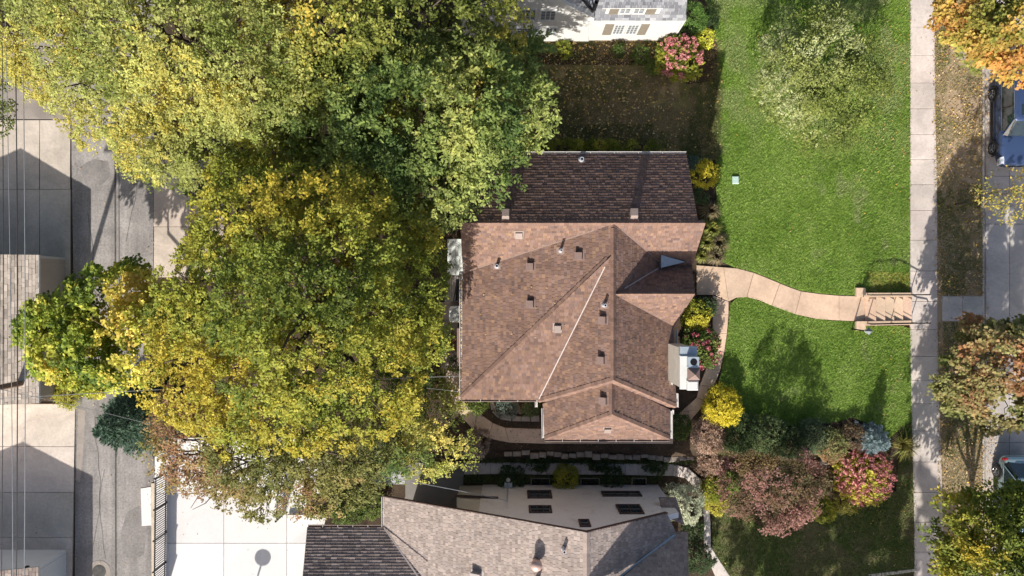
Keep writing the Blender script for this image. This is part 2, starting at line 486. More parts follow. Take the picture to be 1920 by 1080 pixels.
# alley and drives on the west side
al = sheet('alley', [(133, -120), (295, -120), (288, 340), (287, 520), (280, 720), (292, 930), (290, 1180), (140, 1180), (142, 760), (134, 300)], 'asphalt', 0.0)
s1 = sheet('alley_seam', [(213, -100), (216, -100), (218, 500), (219, 1180), (216, 1180), (215, 500)], 'seam', 0.004)
s2 = sheet('alley_seam', [(221, -100), (222.5, -100), (224.5, 560), (223, 560)], 'seam', 0.004)
sheet('alley_patch', [(150, 312), (176, 298), (203, 303), (208, 330), (188, 350), (160, 345)], 'patch', 0.004)
sheet('alley_patch', [(226, 1000), (238, 960), (262, 948), (276, 985), (270, 1040), (246, 1052), (230, 1038)], 'patch', 0.004)
sheet('alley_patch', [(146, 765), (160, 770), (156, 850), (150, 905), (143, 900)], 'apron', 0.004)
def crack(pts, w=1.1):
    up_ = [(x-w*random.uniform(0.4, 1)/2, y+random.uniform(-.4, .4)) for x, y in pts]; dn_ = [(x+w*random.uniform(0.4, 1)/2, y) for x, y in pts]
    sheet('alley_crack', up_+dn_[::-1], 'seam', 0.008)
random.seed(5)
for x0_, y0_, n_, dx_, dy_ in ((165, 400, 16, 1.5, 22), (250, 540, 14, -2, 30), (178, 780, 12, 2.5, 24), (262, 300, 9, -1, 22), (196, 880, 8, -3, 22)):
    pts_ = []; x_ = x0_; y_ = y0_
    for k_ in range(n_):
        pts_.append((x_, y_)); x_ += dx_+random.uniform(-5, 5); y_ += dy_*random.uniform(0.6, 1.2)
    crack(pts_, 1.0)
sheet('side_apron', [(-120, 60), (150, 60), (158, 190), (150, 224), (-120, 223)], 'apron', 0.006)

def slab(parent, pix, col, mat='conc', dz=0.03, th=0.14, gap=0.009, bev=0.012, world=False, z=None):
    poly = [tuple(p) for p in pix] if world else [GX(*p) for p in pix]
    n = len(poly)
    a = sum(poly[i][0]*poly[(i+1)%n][1]-poly[(i+1)%n][0]*poly[i][1] for i in range(n))
    if a < 0: poly = poly[::-1]
    poly = inset(poly, gap)
    zt = [(float(zg(*p)) if z is None else z) + dz for p in poly]
    j = random.uniform(0.93, 1.06)
    c = tuple(v*j*random.uniform(0.985, 1.015) for v in col)
    return MB().prism(poly, [q-th for q in zt], zt, c, bev).build('slab', mat, parent)

BEIGE = (0.47, 0.405, 0.35)
drv = structure('garage_driveway')
for x0, x1 in ((-110, 75), (75, 133)):
    for y0, y1 in ((225, 355), (355, 520)):
        slab(drv, [(x0, y0), (x1, y0), (x1-1, y1), (x0, y1)], BEIGE)
drv2 = structure('lower_driveway')
yy = [757, 837, 923, 1008, 1100]
for a, b in zip(yy[:-1], yy[1:]):
    slab(drv2, [(-110, a), (142-(a-757)*0.02, a), (142-(b-757)*0.02, b), (-110, b)], (0.50, 0.44, 0.385))
prk = structure('parking_pad')
for a, b in ((300, 425), (425, 520)):
    slab(prk, [(289, a), (420, a), (420, b), (288, b)], (0.47, 0.40, 0.34))
strip = structure('alley_kerb_strip')
slab(strip, [(264, 915), (284, 912), (285, 985), (266, 986)], (0.66, 0.63, 0.6), 'white_slab')
slab(strip, [(284, 905), (291, 905), (290, 1100), (285, 1100)], (0.48, 0.41, 0.33), dz=0.06)

# white concrete patio
pat = structure('white_patio')
PW = (0.61, 0.60, 0.59)
px_ = [290, 420, 538, 600, 740]; py_ = [820, 925, 1018, 1120]
for i in range(4):
    for j in range(3):
        x0, x1, y0, y1 = px_[i], px_[i+1], py_[j], py_[j+1]
        if i == 3 and j < 1: continue
        if i == 3 and j == 1:
            slab(pat, [(538+62, 970), (608, 970), (598, 1018), (600, 1018)], PW, 'white_slab'); continue
        if i == 3: x1 = 720
        if i == 2 and j == 1: slab(pat, [(x0, 970), (612, 970), (600, 1018), (x0, 1018)], PW, 'white_slab'); slab(pat, [(x0, y0), (575, y0), (575, 966), (x0, 966)], PW, 'white_slab'); continue
        slab(pat, [(x0, y0), (x1, y0), (x1, y1), (x0, y1)], PW, 'white_slab')
slab(pat, [(541, 962), (608, 962), (608, 968), (541, 968)], (0.62, 0.58, 0.52), dz=0.25)

bk = structure('back_walk')
slab(bk, [(684, 882), (726, 882), (726, 907), (684, 907)], (0.42, 0.42, 0.43))
slab(bk, [(726, 882), (760, 882), (760, 908), (726, 908)], (0.42, 0.42, 0.43))
sheet('dark_drive', [(760, 868), (872, 868), (868, 912), (862, 940), (862, 1000), (740, 1000), (760, 930)], 'darkdrive', 0.006)

# public sidewalk
sw = structure('sidewalk')
ys_ = [-60, -8, 50, 103, 155, 203.5, 252, 299, 346, 394, 450, 508, 565, 618, 668, 713, 757, 808, 866, 923, 979, 1035, 1092]
def swx(y): return 1707 + (8*sst(600, 1080, y)) + 0*y, 1753 + 5*sst(100, 420, y) + 12*sst(560, 1080, y)
for a, b in zip(ys_[:-1], ys_[1:]):
    l0, r0 = swx(a); l1, r1 = swx(b)
    def sp(px, py): q = P(px, py, -0.87); return (q.x, q.y)
    slab(sw, [sp(l0, a), sp(r0, a), sp(r1, b), sp(l1, b)], (0.50, 0.44, 0.40), world=True, z=-0.9)
cw = structure('carriage_walk')
for a, b in ((1766, 1804), (1804, 1842)):
    slab(cw, [(a, 555), (b, 555), (b, 602), (a, 602)], (0.44, 0.41, 0.385))
edge = structure('south_walk_border')
slab(edge, [(1628, 1076), (1716, 1066), (1716, 1072), (1630, 1083)], (0.5, 0.45, 0.4))

# kerb and street
kb = structure('kerb')
kys = np.linspace(-100, 1180, 17)
for a, b in zip(kys[:-1], kys[1:]):
    q = [P(1842, a, -0.89), P(1846.5, a, -0.89), P(1846.5, b, -0.89), P(1842, b, -0.89)]
    MB().prism(inset([(v.x, v.y) for v in q][::-1], 0.006), -1.3, -0.885, (0.45, 0.41, 0.37), 0.012).build('kerb_stone', 'conc', kb)
st = structure('street')
sy = [-60, 120, 330, 420, 602, 830, 1000, 1180]
for a, b in zip(sy[:-1], sy[1:]):
    for x0, x1 in ((1847.5, 1893), (1893, 2010), (2010, 2200)):
        q = [P(x0, a, -1.05), P(x1, a, -1.05), P(x1, b, -1.05), P(x0, b, -1.05)]
        slab(st, [(v.x, v.y) for v in q], (0.42, 0.385, 0.36), world=True, z=-1.08)

# entry walk (curving slabs), branch along the house
wk = structure('entry_walk')
TAN = (0.53, 0.39, 0.285)
up = [(1306, 497), (1345, 500), (1357, 501), (1382, 503), (1413, 511), (1438, 521), (1462, 531), (1482, 539), (1502, 546), (1538, 551), (1573, 554), (1607, 555), (1622, 555)]
lo = [(1306, 553), (1340, 553), (1366, 565), (1381, 558), (1400, 557), (1424, 563), (1447, 573), (1469, 581), (1491, 589), (1531, 598), (1573, 601), (1607, 602), (1622, 602)]
for a, b in ((0, 2), (2, 4), (4, 6), (6, 8), (8, 10), (10, 12)):
    slab(wk, up[a:b+1] + lo[a:b+1][::-1], TAN, gap=0.007)
br = structure('side_walk')
L = [(1336, 553.3), (1336, 590), (1336, 625), (1334, 655), (1324, 690), (1312, 722), (1306, 745), (1277, 772), (1262, 790)]
R = [(1366, 565.5), (1366, 590), (1363, 625), (1358, 660), (1350, 695), (1338, 725), (1324, 753), (1312, 768), (1284, 801)]
for i in range(len(L)-1):
    slab(br, [L[i], R[i], R[i+1], L[i+1]], TAN, gap=0.006)
rp = structure('garden_walk')
O = [(826, 690), (837, 715), (848, 748), (862, 778), (889, 807), (915, 822), (955, 830), (1022, 832), (1085, 832), (1150, 832), (1210, 832), (1262, 832)]
I = [(862, 700), (862, 722), (864, 745), (876, 760), (895, 773), (924, 793), (947, 802), (1012, 804), (1085, 804), (1150, 804), (1210, 804), (1262, 804)]
for i in range(len(O)-1):
    slab(rp, [O[i], I[i], I[i+1], O[i+1]], (0.54, 0.42, 0.325), gap=0.007)
slab(rp, [(826, 600), (858, 600), (860, 640), (824, 640)], (0.46, 0.38, 0.32))
slab(rp, [(824, 640), (860, 640), (862, 700), (826, 690)], (0.46, 0.38, 0.32))
slab(rp, [(822, 566), (866, 566), (858, 600), (826, 600)], (0.46, 0.38, 0.32))

nw = structure('neighbour_walk')
up = [(870, 868), (920, 867), (966, 867), (1012, 868), (1058, 868), (1104, 868), (1127, 868), (1150, 869), (1173, 869), (1196, 869), (1218, 869), (1240, 869), (1262, 870), (1290, 877), (1315, 899), (1329, 935), (1332, 980), (1333, 1025), (1346, 1046), (1372, 1085)]
lo = [(870, 890), (920, 889), (966, 889), (1012, 890), (1058, 890), (1104, 890), (1127, 890), (1150, 891), (1173, 891), (1196, 891), (1218, 892), (1240, 892), (1262, 892), (1284, 896), (1303, 914), (1317, 937), (1320, 980), (1320, 1025), (1328, 1050), (1343, 1085)]
for i in range(len(up)-1):
    slab(nw, [up[i], lo[i], lo[i+1], up[i+1]], (0.50, 0.45, 0.42), gap=0.006)

# curved limestone edging in the back bed, border stones between the lots
def stones(label, name, path, w, hgt, step, jit, dz=0.0):
    t = thing(name, label, 'stone edging', G(*path[0]))
    pts = [Vector(GX(*p)) for p in path]
    segs = []
    for a, b in zip(pts[:-1], pts[1:]):
        L_ = (b-a).length; k = max(1, round(L_/step))
        for i in range(k): segs.append((a.lerp(b, i/k), a.lerp(b, (i+1)/k)))
    for a, b in segs:
        d = (b-a); n_ = Vector((-d.y, d.x)).normalized(); ww = w*random.uniform(0.8, 1.15)
        o_ = n_*random.uniform(-jit, jit)
        q = [a+o_-n_*ww/2+d*0.03, b+o_-n_*ww/2*random.uniform(0.85, 1.1)-d*0.03, b+o_+n_*ww/2-d*0.03*random.uniform(0, 3), a+o_+n_*ww/2*random.uniform(0.85, 1.1)+d*0.03]
        m_ = (a+b)/2; z = float(zg(m_.x, m_.y))+dz
        MB().prism([tuple(v) for v in q], z-0.25, z+hgt*random.uniform(0.7, 1.2), None, 0.025).build('stone', 'stone', t)
stones('curved limestone edging in the bed below the brown roof', 'stone_edging', [(922, 750), (926, 768), (938, 779), (960, 784), (1012, 785)], 0.28, 0.16, 0.5, 0.01)
stones('straight row of rough limestone blocks between the two house walks', 'stone_edging', [(945, 850), (1010, 850), (1080, 852), (1140, 852.5), (1200, 855), (1300, 858)], 0.28, 0.22, 0.43, 0.1)
t_ = MB().tube([G(962, 752, 0.1), G(978, 775, 0.1)], 0.13, 8).build('log', 'wood'); tag(t_, 'short tan log lying in the dark bed by the curved edging', 'log')

# ================================================================== ROOF TOOLS
def plane_of(a, b, c):
    n = (b-a).cross(c-a).normalized()
    if n.z < 0: n = -n
    return n, n.dot(a)

def on_plane(pl, px, py):
    n, d = pl
    r = Vector(((px-960)/F, (540-py)/F, -1))
    t = (d - n.z*H) / n.dot(r)
    return Vector((0, 0, H)) + r*t

def planar(three, pix):
    pl = plane_of(*[P(*q) for q in three])
    return [on_plane(pl, *p) for p in pix]

SHINGLES = []     # (area, mesh builder, parent) of pieces that may become objects of their own

def roof_slope(parent, poly, pal, mat='shingle_brown', expo=0.145, tab=(0.12, 0.23), thick=0.014, rise_j=0.7, name='roof_slope', picks=0, deck='deck_roof', dthick=0.15):
    """solid roof slope with overlapping tabs laid in courses; poly = convex planar 3-D outline"""
    poly = [Vector(p) for p in poly]
    n = Vector((0, 0, 0))
    for i in range(len(poly)):
        a, b = poly[i-1], poly[i]; n += a.cross(b)
    if n.z < 0: n = -n; poly = poly[::-1]
    n.normalize()
    k = len(poly)
    mb = MB()
    vs = [p - n*0.004 for p in poly] + [p - Vector((0, 0, dthick)) for p in poly]
    mb.add(vs, [tuple(range(k)), tuple(range(k, 2*k))[::-1]] + [(k+i, k+(i+1) % k, (i+1) % k, i) for i in range(k)])
    deckobj = mb.build(name, deck, parent)
    h = Vector((0, 0, 1)).cross(n).normalized(); s = n.cross(h)
    o = poly[0]; q = [((p-o).dot(h), (p-o).dot(s)) for p in poly]
    pls = []
    cx = sum(p[0] for p in q)/k; cy = sum(p[1] for p in q)/k
    for i in range(k):
        a, b = q[i-1], q[i]; ex, ey = b[0]-a[0], b[1]-a[1]
        nx, ny = ey, -ex; d = nx*a[0]+ny*a[1]
        if nx*cx+ny*cy > d: nx, ny, d = -nx, -ny, -d
        pls.append((nx, ny, d))
    b0 = min(p[1] for p in q); b1 = max(p[1] for p in q); a0 = min(p[0] for p in q); a1 = max(p[0] for p in q)
    st_ = MB(); cand = []
    b_ = b0 - 0.02
    while b_ < b1:
        x = a0 - random.uniform(0, 0.4)
        while x < a1:
            w = random.uniform(*tab)
            quad = [(x, b_), (x+w-0.011, b_), (x+w-0.011, b_+expo+0.03), (x, b_+expo+0.03)]
            r = clip_halfplanes(quad, pls)
            if len(r) >= 3:
                lift = thick*random.uniform(1-rise_j, 1+rise_j)
                c = pal[np.searchsorted(np.cumsum([p[1] for p in pal]), random.random()*sum(p[1] for p in pal)-1e-9)][0]
                j = random.uniform(0.82, 1.18); c = tuple(v*j for v in c)
                top = []; bot = []
                for (u, v) in r:
                    t = 1-(v-b_)/(expo+0.03)
                    pp = o + h*u + s*v
                    top.append(pp + n*(0.003+lift*max(0, t))); bot.append(pp - n*0.002)
                m = len(r)
                fs = [tuple(range(m))] + [(i, m+i, m+(i+1) % m, (i+1) % m) for i in range(m)]
                ar = abs(sum(r[i-1][0]*r[i][1]-r[i][0]*r[i-1][1] for i in range(m)))/2
                cand.append((ar*n.z, top+bot, fs, c))
            x += w
        b_ += expo
    pick = set()
    if picks:
        order = sorted(range(len(cand)), key=lambda i: -cand[i][0])
        pick = set(order[:picks])
    for i, (ar, vs, fs, c) in enumerate(cand):
        if i in pick:
            MB().add(vs, fs, c).build('shingle', mat, deckobj)
        else: st_.add(vs, fs, c)
    ob = st_.build('shingle_courses', mat, deckobj); ob['kind'] = 'stuff'
    return deckobj

def caps(parent, a, b, pal, n1, n2, w=0.15, step=0.17, name='ridge_cap', lift=0.02):
    """folded cap pieces along a ridge or hip from low end a to high end b"""
    a = Vector(a); b = Vector(b); d = (b-a); L_ = d.length; d.normalize()
    k = max(2, int(L_/step)); st_ = L_/k
    n1 = Vector(n1).normalized(); n2 = Vector(n2).normalized()
    def side(n):
        t = n.cross(d).normalized()
        if t.z > 0: t = -t
        return t
    s1 = n1.cross(d).normalized(); s2 = n2.cross(d).normalized()
    # pick the two outward directions
    m = (n1+n2).normalized()
    if s1.dot(n2) > 0: s1 = -s1
    if s2.dot(n1) > 0: s2 = -s2
    for i in range(k):
        p0 = a + d*(st_*i); p1 = a + d*(st_*(i+1.12))
        u0 = m*(lift+0.034*random.uniform(0.7, 1.3)); u1 = m*lift*0.75
        ww = w*random.uniform(0.95, 1.05)
        base = m*-0.03
        v = [p0+u0+s1*ww, p0+u0+m*0.012, p0+u0+s2*ww, p1+u1+s1*ww, p1+u1+m*0.012, p1+u1+s2*ww,
             p0+s1*ww+base, p0+s2*ww+base]
        f = [(0, 1, 4, 3), (1, 2, 5, 4), (6, 0, 3), (2, 7, 5), (6, 7, 2, 1, 0)]
        c = random.choice(pal)[0]; j = random.uniform(0.85, 1.15)
        MB().add(v, f, tuple(x*j for x in c)).build(name, 'cap', parent)

def nof(poly):
    n = Vector((0, 0, 0)); 
    for i in range(len(poly)): n += Vector(poly[i-1]).cross(Vector(poly[i]))
    if n.z < 0: n = -n
    return n.normalized()

def strip3(parent, a, b, w, t, mat, name, up=Vector((0, 0, 1))):
    a = Vector(a); b = Vector(b); d = (b-a).normalized(); s = d.cross(up).normalized(); u = s.cross(d).normalized()
    return MB().obox((a+b)/2, (b-a)/2, s*w/2, u*t/2).build(name, mat, parent)

def gutter(parent, a, b, out, mat='gutter', w=0.11, h=0.09, hang=0.75, hmat=None):
    a = Vector(a); b = Vector(b); d = (b-a).normalized(); out = Vector(out).normalized(); Z = Vector((0, 0, 1))
    prof = [(0, 0), (0, -h), (w, -h), (w+0.015, 0.0), (w+0.015, 0.012), (w-0.012, 0.012), (w-0.014, -h+0.015), (0.014, -h+0.015), (0.014, 0)]
    vs = []
    for p in (a, b):
        for o_, z in prof: vs.append(p + out*o_ + Z*(z-0.02))
    k = len(prof)
    fs = [(i, (i+1) % k, k+(i+1) % k, k+i) for i in range(k)] + [tuple(range(k))[::-1], tuple(range(k, 2*k))]
    g = MB().add(vs, fs).build('gutter', mat, parent)
    L_ = (b-a).length; m = int(L_/hang)
    for i in range(1, m):
        p = a.lerp(b, i/m)
        MB().obox(p+out*(w/2)+Z*0.0, d*0.012, out*(w/2+0.01), Z*0.006).build('gutter_hanger', hmat or mat, g)
    return g

def box_vent(parent, p, n, mat='vent_brown', sz=0.34, ht=0.2, ridge_dir=None):
    """slant-topped metal roof vent sitting on a slope at p"""
    p = Vector(p); n = Vector(n).normalized(); Z = Vector((0, 0, 1))
    h = Z.cross(n).normalized(); s = n.cross(h)
    def q(u, v, w): return p + h*u + s*v + n*w
    a = sz/2
    vs = [q(-a*1.3, -a*1.3, 0.02), q(a*1.3, -a*1.3, 0.02), q(a*1.3, a*1.5, 0.02), q(-a*1.3, a*1.5, 0.02),
          q(-a, -a, 0.02), q(a, -a, 0.02), q(a, a, 0.02), q(-a, a, 0.02),
          q(-a, -a, ht), q(a, -a, ht), q(a*0.92, a, ht*0.75), q(-a*0.92, a, ht*0.75)]
    fs = [(0, 1, 2, 3), (4, 5, 9, 8), (5, 6, 10, 9), (6, 7, 11, 10), (7, 4, 8, 11), (8, 9, 10, 11)]
    v = MB().add(vs, fs).build('roof_vent', mat, parent)
    MB().add([q(-a*0.85, -a-0.004, 0.04), q(a*0.85, -a-0.004, 0.04), q(a*0.85, -a-0.004, ht*0.8), q(-a*0.85, -a-0.004, ht*0.8)], [(0, 1, 2, 3)]).build('vent_louvre', 'hole', v)
    return v

def pipe_vent(parent, p, n, ht=0.45, r=0.055, mat='pipe'):
    p = Vector(p); Z = Vector((0, 0, 1)); n = Vector(n)
    h = Z.cross(n).normalized(); s = n.cross(h)
    v = MB().lathe(p-Z*0.1, [(r, 0), (r, ht+0.1), (r*0.7, ht+0.1), (r*0.65, ht-0.1)], 14).build('vent_pipe', mat, parent)
    MB().lathe(p-Z*0.05, [(r*1.9, 0), (r*1.5, 0.09), (r*1.08, 0.16), (r*1.05, 0.17)], 14).build('pipe_collar', mat, v)
    MB().obox(p+n*0.02, h*0.16, s*0.18, n*0.004).build('flashing', 'valley_brown', v)
    MB().lathe(p+Z*(ht-0.06), [(r*0.66, 0), (r*0.66, 0.01)], 12).build('bore', 'hole', v)
    return v

# ================================================================== MAIN HOUSE
BR = [((0.182, 0.115, 0.092), 4), ((0.20, 0.126, 0.096), 3), ((0.222, 0.14, 0.098), 1.1), ((0.162, 0.102, 0.085), 2.4), ((0.136, 0.094, 0.083), 1.1), ((0.19, 0.126, 0.107), 2)]
house = thing('brown_roofed_house', 'large tan house with many-hipped brown shingle roof in the centre', 'house', (3, 0, 0))
zR, zE = 6.05, 3.6
HZ = 0.4
def HP(px, py, z): return P(px, py, z+HZ)
planes = {}
def slope(key, three, pix, picks=0, **kw):
    poly = planar([(q[0], q[1], q[2]+HZ) for q in three], pix); planes[key] = (poly, nof(poly))
    return roof_slope(house, poly, BR, picks=picks, **kw)
ZN = 4.08
slope('N', [(878, 418, zR), (1309, 418, zR), (1287, 289, ZN)], [(878, 418), (1309, 418), (1287, 289), (883, 289)], thick=0.025, rise_j=0.28, picks=60)
slope('S', [(863, 418, zR), (1323, 418, zR), (868, 512, 3.66)], [(863, 418), (1323, 418), (1297, 500), (1200, 512), (868, 512)], picks=40)
slope('W', [(868, 512, 3.66), (1150, 424, 6.0), (865, 747, 3.6)], [(868, 511), (1150, 420), (1150, 478), (865, 748)], picks=80)
slope('S1', [(865, 748, 3.6), (1010, 750, 3.6), (1140, 487, 6.0)], [(865, 749), (1012, 750), (1146, 480)], picks=30)
slope('W2', [(1150, 480, zR), (1150, 712, zR), (1008, 752, 3.55)], [(1134, 497), (1150, 470), (1150, 712), (1007, 753)], picks=40)
slope('E', [(1150, 422, zR), (1150, 712, zR), (1268, 763, 3.5)], [(1150, 421), (1243, 482), (1262, 600), (1268, 763), (1150, 712)], picks=30)
slope('S2', [(1150, 712, zR), (1008, 752, 3.55), (1268, 763, 3.5)], [(1150, 712), (1007, 753), (1268, 764)])
slope('W3', [(1147, 700, 5.7), (1147, 776, 5.7), (1021, 822, 3.45)], [(1147, 716), (1147, 776), (1021, 823), (1018, 757)], picks=10)
slope('E3', [(1147, 700, 5.7), (1147, 776, 5.7), (1256, 823, 3.42)], [(1147, 716), (1256, 768), (1256, 823), (1147, 776)], picks=10)
slope('S3', [(1147, 776, 5.7), (1021, 823, 3.44), (1256, 823, 3.44)], [(1147, 776), (1021, 824), (1256, 824)])
slope('ES', [(1152, 552, 6.0), (1303, 551, 6.0), (1262, 613, 3.55)], [(1152, 551), (1303, 551), (1263, 614)])
slope('EN', [(1152, 552, 6.0), (1303, 551, 6.0), (1297, 497, 4.05)], [(1152, 551), (1303, 551), (1297, 494), (1236, 494)])
def on(k, px, py): 
    p = planes[k][0]; return on_plane(plane_of(p[0], p[1], p[2]), px, py)
# ridge and hip caps
BRC = [((0.20, 0.128, 0.102), 1), ((0.18, 0.115, 0.093), 1), ((0.218, 0.138, 0.108), 1)]
def ncap(k1, k2, a, b, **kw): caps(house, a, b, BRC, planes[k1][1], planes[k2][1], **kw)
ncap('N', 'S', HP(866, 418, zR), HP(1320, 418, zR), step=0.2)
ncap('W2', 'E', HP(1150, 712, zR), HP(1150, 428, zR), step=0.19)
ncap('W', 'S1', on('W', 866, 746), on('W', 1140, 486), step=0.2, lift=0.03)
ncap('W2', 'S2', on('W2', 1009, 752), HP(1150, 712, zR), step=0.19)
ncap('E', 'S2', on('E', 1267, 762), HP(1150, 712, zR), step=0.19)
ncap('W3', 'S3', on('W3', 1022, 822), HP(1147, 776, 5.7), step=0.19)
ncap('E3', 'S3', on('E3', 1255, 822), HP(1147, 776, 5.7), step=0.19)
ncap('W3', 'E3', HP(1147, 776, 5.7), HP(1147, 720, 5.7), step=0.19)
ncap('ES', 'EN', HP(1302, 551, 6.0), HP(1160, 551, 6.0), step=0.2)
# valley metal
def vline(a, b, w, mat, name='valley_flashing', lift=0.035):
    a = Vector(a); b = Vector(b); strip3(house, a+Vector((0, 0, lift)), b+Vector((0, 0, lift)), w, 0.012, mat, name)
def meet(k1, k2, px):  # valley point at pixel column px
    lo_, hi_ = 415, 760
    best = None
    for py in np.arange(lo_, hi_, 0.5):
        a = on(k1, px, py); b = on(k2, px, py)
        d = abs(a.z-b.z)
        if best is None or d < best[0]: best = (d, a)
    return best[1]
vline(meet('W', 'S', 872), meet('W', 'S', 1120), 0.05, 'valley_brown')
vline(meet('E', 'S', 1165), meet('E', 'S', 1236), 0.05, 'valley_brown')
vline(meet('E', 'ES', 1165), meet('E', 'ES', 1258), 0.05, 'valley_brown')
def meet_rows(k1, k2, py, lo_, hi_):
    best = None
    for px in np.arange(lo_, hi_, 0.5):
        a = on(k1, px, py); b = on(k2, px, py); d = abs(a.z-b.z)
        if best is None or d < best[0]: best = (d, a)
    return best[1]
vline(on('S1', 1010.5, 748), on('S1', 1134, 500), 0.045, 'valley_metal', lift=0.04)
vline(meet_rows('E', 'EN', 541, 1150, 1260), meet_rows('E', 'EN', 503, 1180, 1270), 0.06, 'valley_metal')
# zinc saddle between the two east roofs
sa = [HP(1240, 478, 4.62), HP(1285, 491, 4.42), HP(1240, 502, 4.62)]
MB().add(sa+[p-Vector((0, 0, 0.5)) for p in sa], [(0, 1, 2), (3, 4, 1, 0), (4, 5, 2, 1), (5, 3, 0, 2)]).build('zinc_saddle', 'zinc', house)
# gutters
def gut(a, b, out, **kw): return gutter(house, a, b, out, **kw)
gut(HP(883, 289, ZN), HP(1287, 289, ZN), (0, 1, 0), hang=1.0)
gw = gut(on('W', 866.5, 513), on('W', 866.5, 747), (-1, 0, 0))
gut(on('S1', 866, 748.5), on('S1', 1006, 748.5), (0, -1, 0), mat='gutter_brown', hmat='gutter')
gut(on('W2', 1008, 748), on('W2', 1008, 764)-Vector((0, 0, 0)), (-1, 0, 0))
gut(on('W3', 1020, 766), on('W3', 1021, 822), (-1, 0, 0))
gut(on('S3', 1021, 823.5), on('S3', 1256, 823.5), (0, -1, 0), mat='gutter_brown', hmat='gutter')
gut(on('E3', 1256.5, 771), on('E3', 1256.5, 823), (1, 0, 0))
gut(on('E', 1267, 738), on('E', 1267.5, 764), (1, 0, 0))
gut(on('E', 1256, 660)+Vector((0, 0, .05)), on('E', 1256, 722)+Vector((0, 0, .05)), (1, 0, 0))
gut(on('E', 1266, 618), on('E', 1266, 656), (1, 0, 0))
MB().tube([HP(1262, 768, 3.4), HP(1262, 776, 3.2), HP(1259, 778, 2.9), HP(1258, 779, 0.1)], 0.045, 8).build('downspout', 'gutter', house)
# walls
def wall(parent, poly, z0, z1, mat): return MB().prism(poly, z0, z1).build('wall', mat, parent)
def gable(parent, pts, th, mat, axis='x'):
    """vertical wall from outline (u, z) points list of Vector; th along axis"""
    d = Vector((th, 0, 0)) if axis == 'x' else Vector((0, th, 0))
    k = len(pts); vs = [Vector(p) for p in pts] + [Vector(p)+d for p in pts]
    return MB().add(vs, [tuple(range(k)), tuple(range(k, 2*k))[::-1]] + [(i, (i+1) % k, k+(i+1) % k, k+i) for i in range(k)]).build('wall', mat, parent)
wall(house, [(-1.6, 0.9), (7.6, 0.9), (7.6, 5.95), (-1.6, 5.95)], -0.4, 3.75, 'tan_wall')
wall(house, [(-2.0, -4.95), (4.3, -4.95), (4.3, 0.85), (-2.0, 0.85)], -0.2, 3.65, 'tan_wall')
wall(house, [(1.75, -6.75), (7.1, -6.75), (7.1, 0.85), (4.4, 0.85), (4.4, -5.0), (1.75, -5.0)], -0.2, 3.55, 'tan_wall')
gable(house, [(7.65, 5.95, -0.2), (7.65, 5.95, 3.95), (7.65, 2.85, 6.1), (7.65, 1.15, 4.1), (7.65, 1.15, -0.2)], 0.2, 'tan_wall')
gable(house, [(-1.65, 5.95, 3.3), (-1.65, 5.95, 3.95), (-1.65, 2.85, 6.1), (-1.65, 0.9, 3.8), (-1.65, 0.9, 3.3)], 0.2, 'tan_wall')
gable(house, [(7.3, 1.1, -0.2), (7.3, 1.1, 4.1), (7.3, -0.25, 6.0), (7.3, -1.5, 3.7), (7.3, -1.5, -0.2)], 0.2, 'tan_wall')
dr = MB().box((7.5, -0.75, 0.15), (7.56, 0.25, 2.25)).build('door', 'brown_trim', house)
MB().lathe((7.6, 0.12, 1.15), [(0.01, -0.03), (0.03, -0.02), (0.03, 0.02), (0.01, 0.03)], 8).build('handle', 'chrome', dr)
for (x, y) in ((-2.06, -3.6), (-2.06, -1.6)):
    w_ = MB().box((x-0.02, y-0.5, 0.9), (x+0.02, y+0.5, 2.3)).build('window', 'white_paint', house)
    MB().box((x-0.035, y-0.42, 0.98), (x-0.022, y+0.42, 2.22)).build('pane', 'glass', w_)
MB().prism([(-2.72, -3.85), (-2.0, -3.85), (-2.0, -2.0), (-2.72, -2.0)], 1.9, [2.25, 2.5, 2.5, 2.25], None).build('bay_roof', 'vent_brown', house)
MB().box((-2.62, -3.75, 0.5), (-1.95, -2.1, 1.9)).build('bay_window', 'tan_wall', house)
# roof fittings
for (k, x, y, m, ht) in (('N', 948, 406, 'vent_pale', 0.34), ('N', 1188, 405, 'vent_pale', 0.34), ('S', 973, 440, 'vent_pale', 0.12), ('W', 1086, 480, 'vent_brown', 0.22), ('W', 995, 500, 'vent_brown', 0.22),
                     ('W', 995, 570, 'vent_brown', 0.22), ('S1', 1045, 615, 'vent_pale', 0.2), ('W2', 1132, 600, 'vent_brown', 0.22), ('W2', 1129, 675, 'vent_brown', 0.22), ('W3', 1133, 751, 'vent_brown', 0.22), ('S3', 1139, 804, 'vent_pale', 0.15)):
    box_vent(house, on(k, x, y), planes[k][1], m, 0.32, ht)
for k, x, y, ht, r in (('W', 1051, 470, 0.5, 0.06), ('W', 932, 499, 0.45, 0.075), ('W2', 1133, 572, 0.42, 0.065), ('N', 1090, 300, 0.3, 0.09)):
    pipe_vent(house, on(k, x, y), planes[k][1], ht, r)
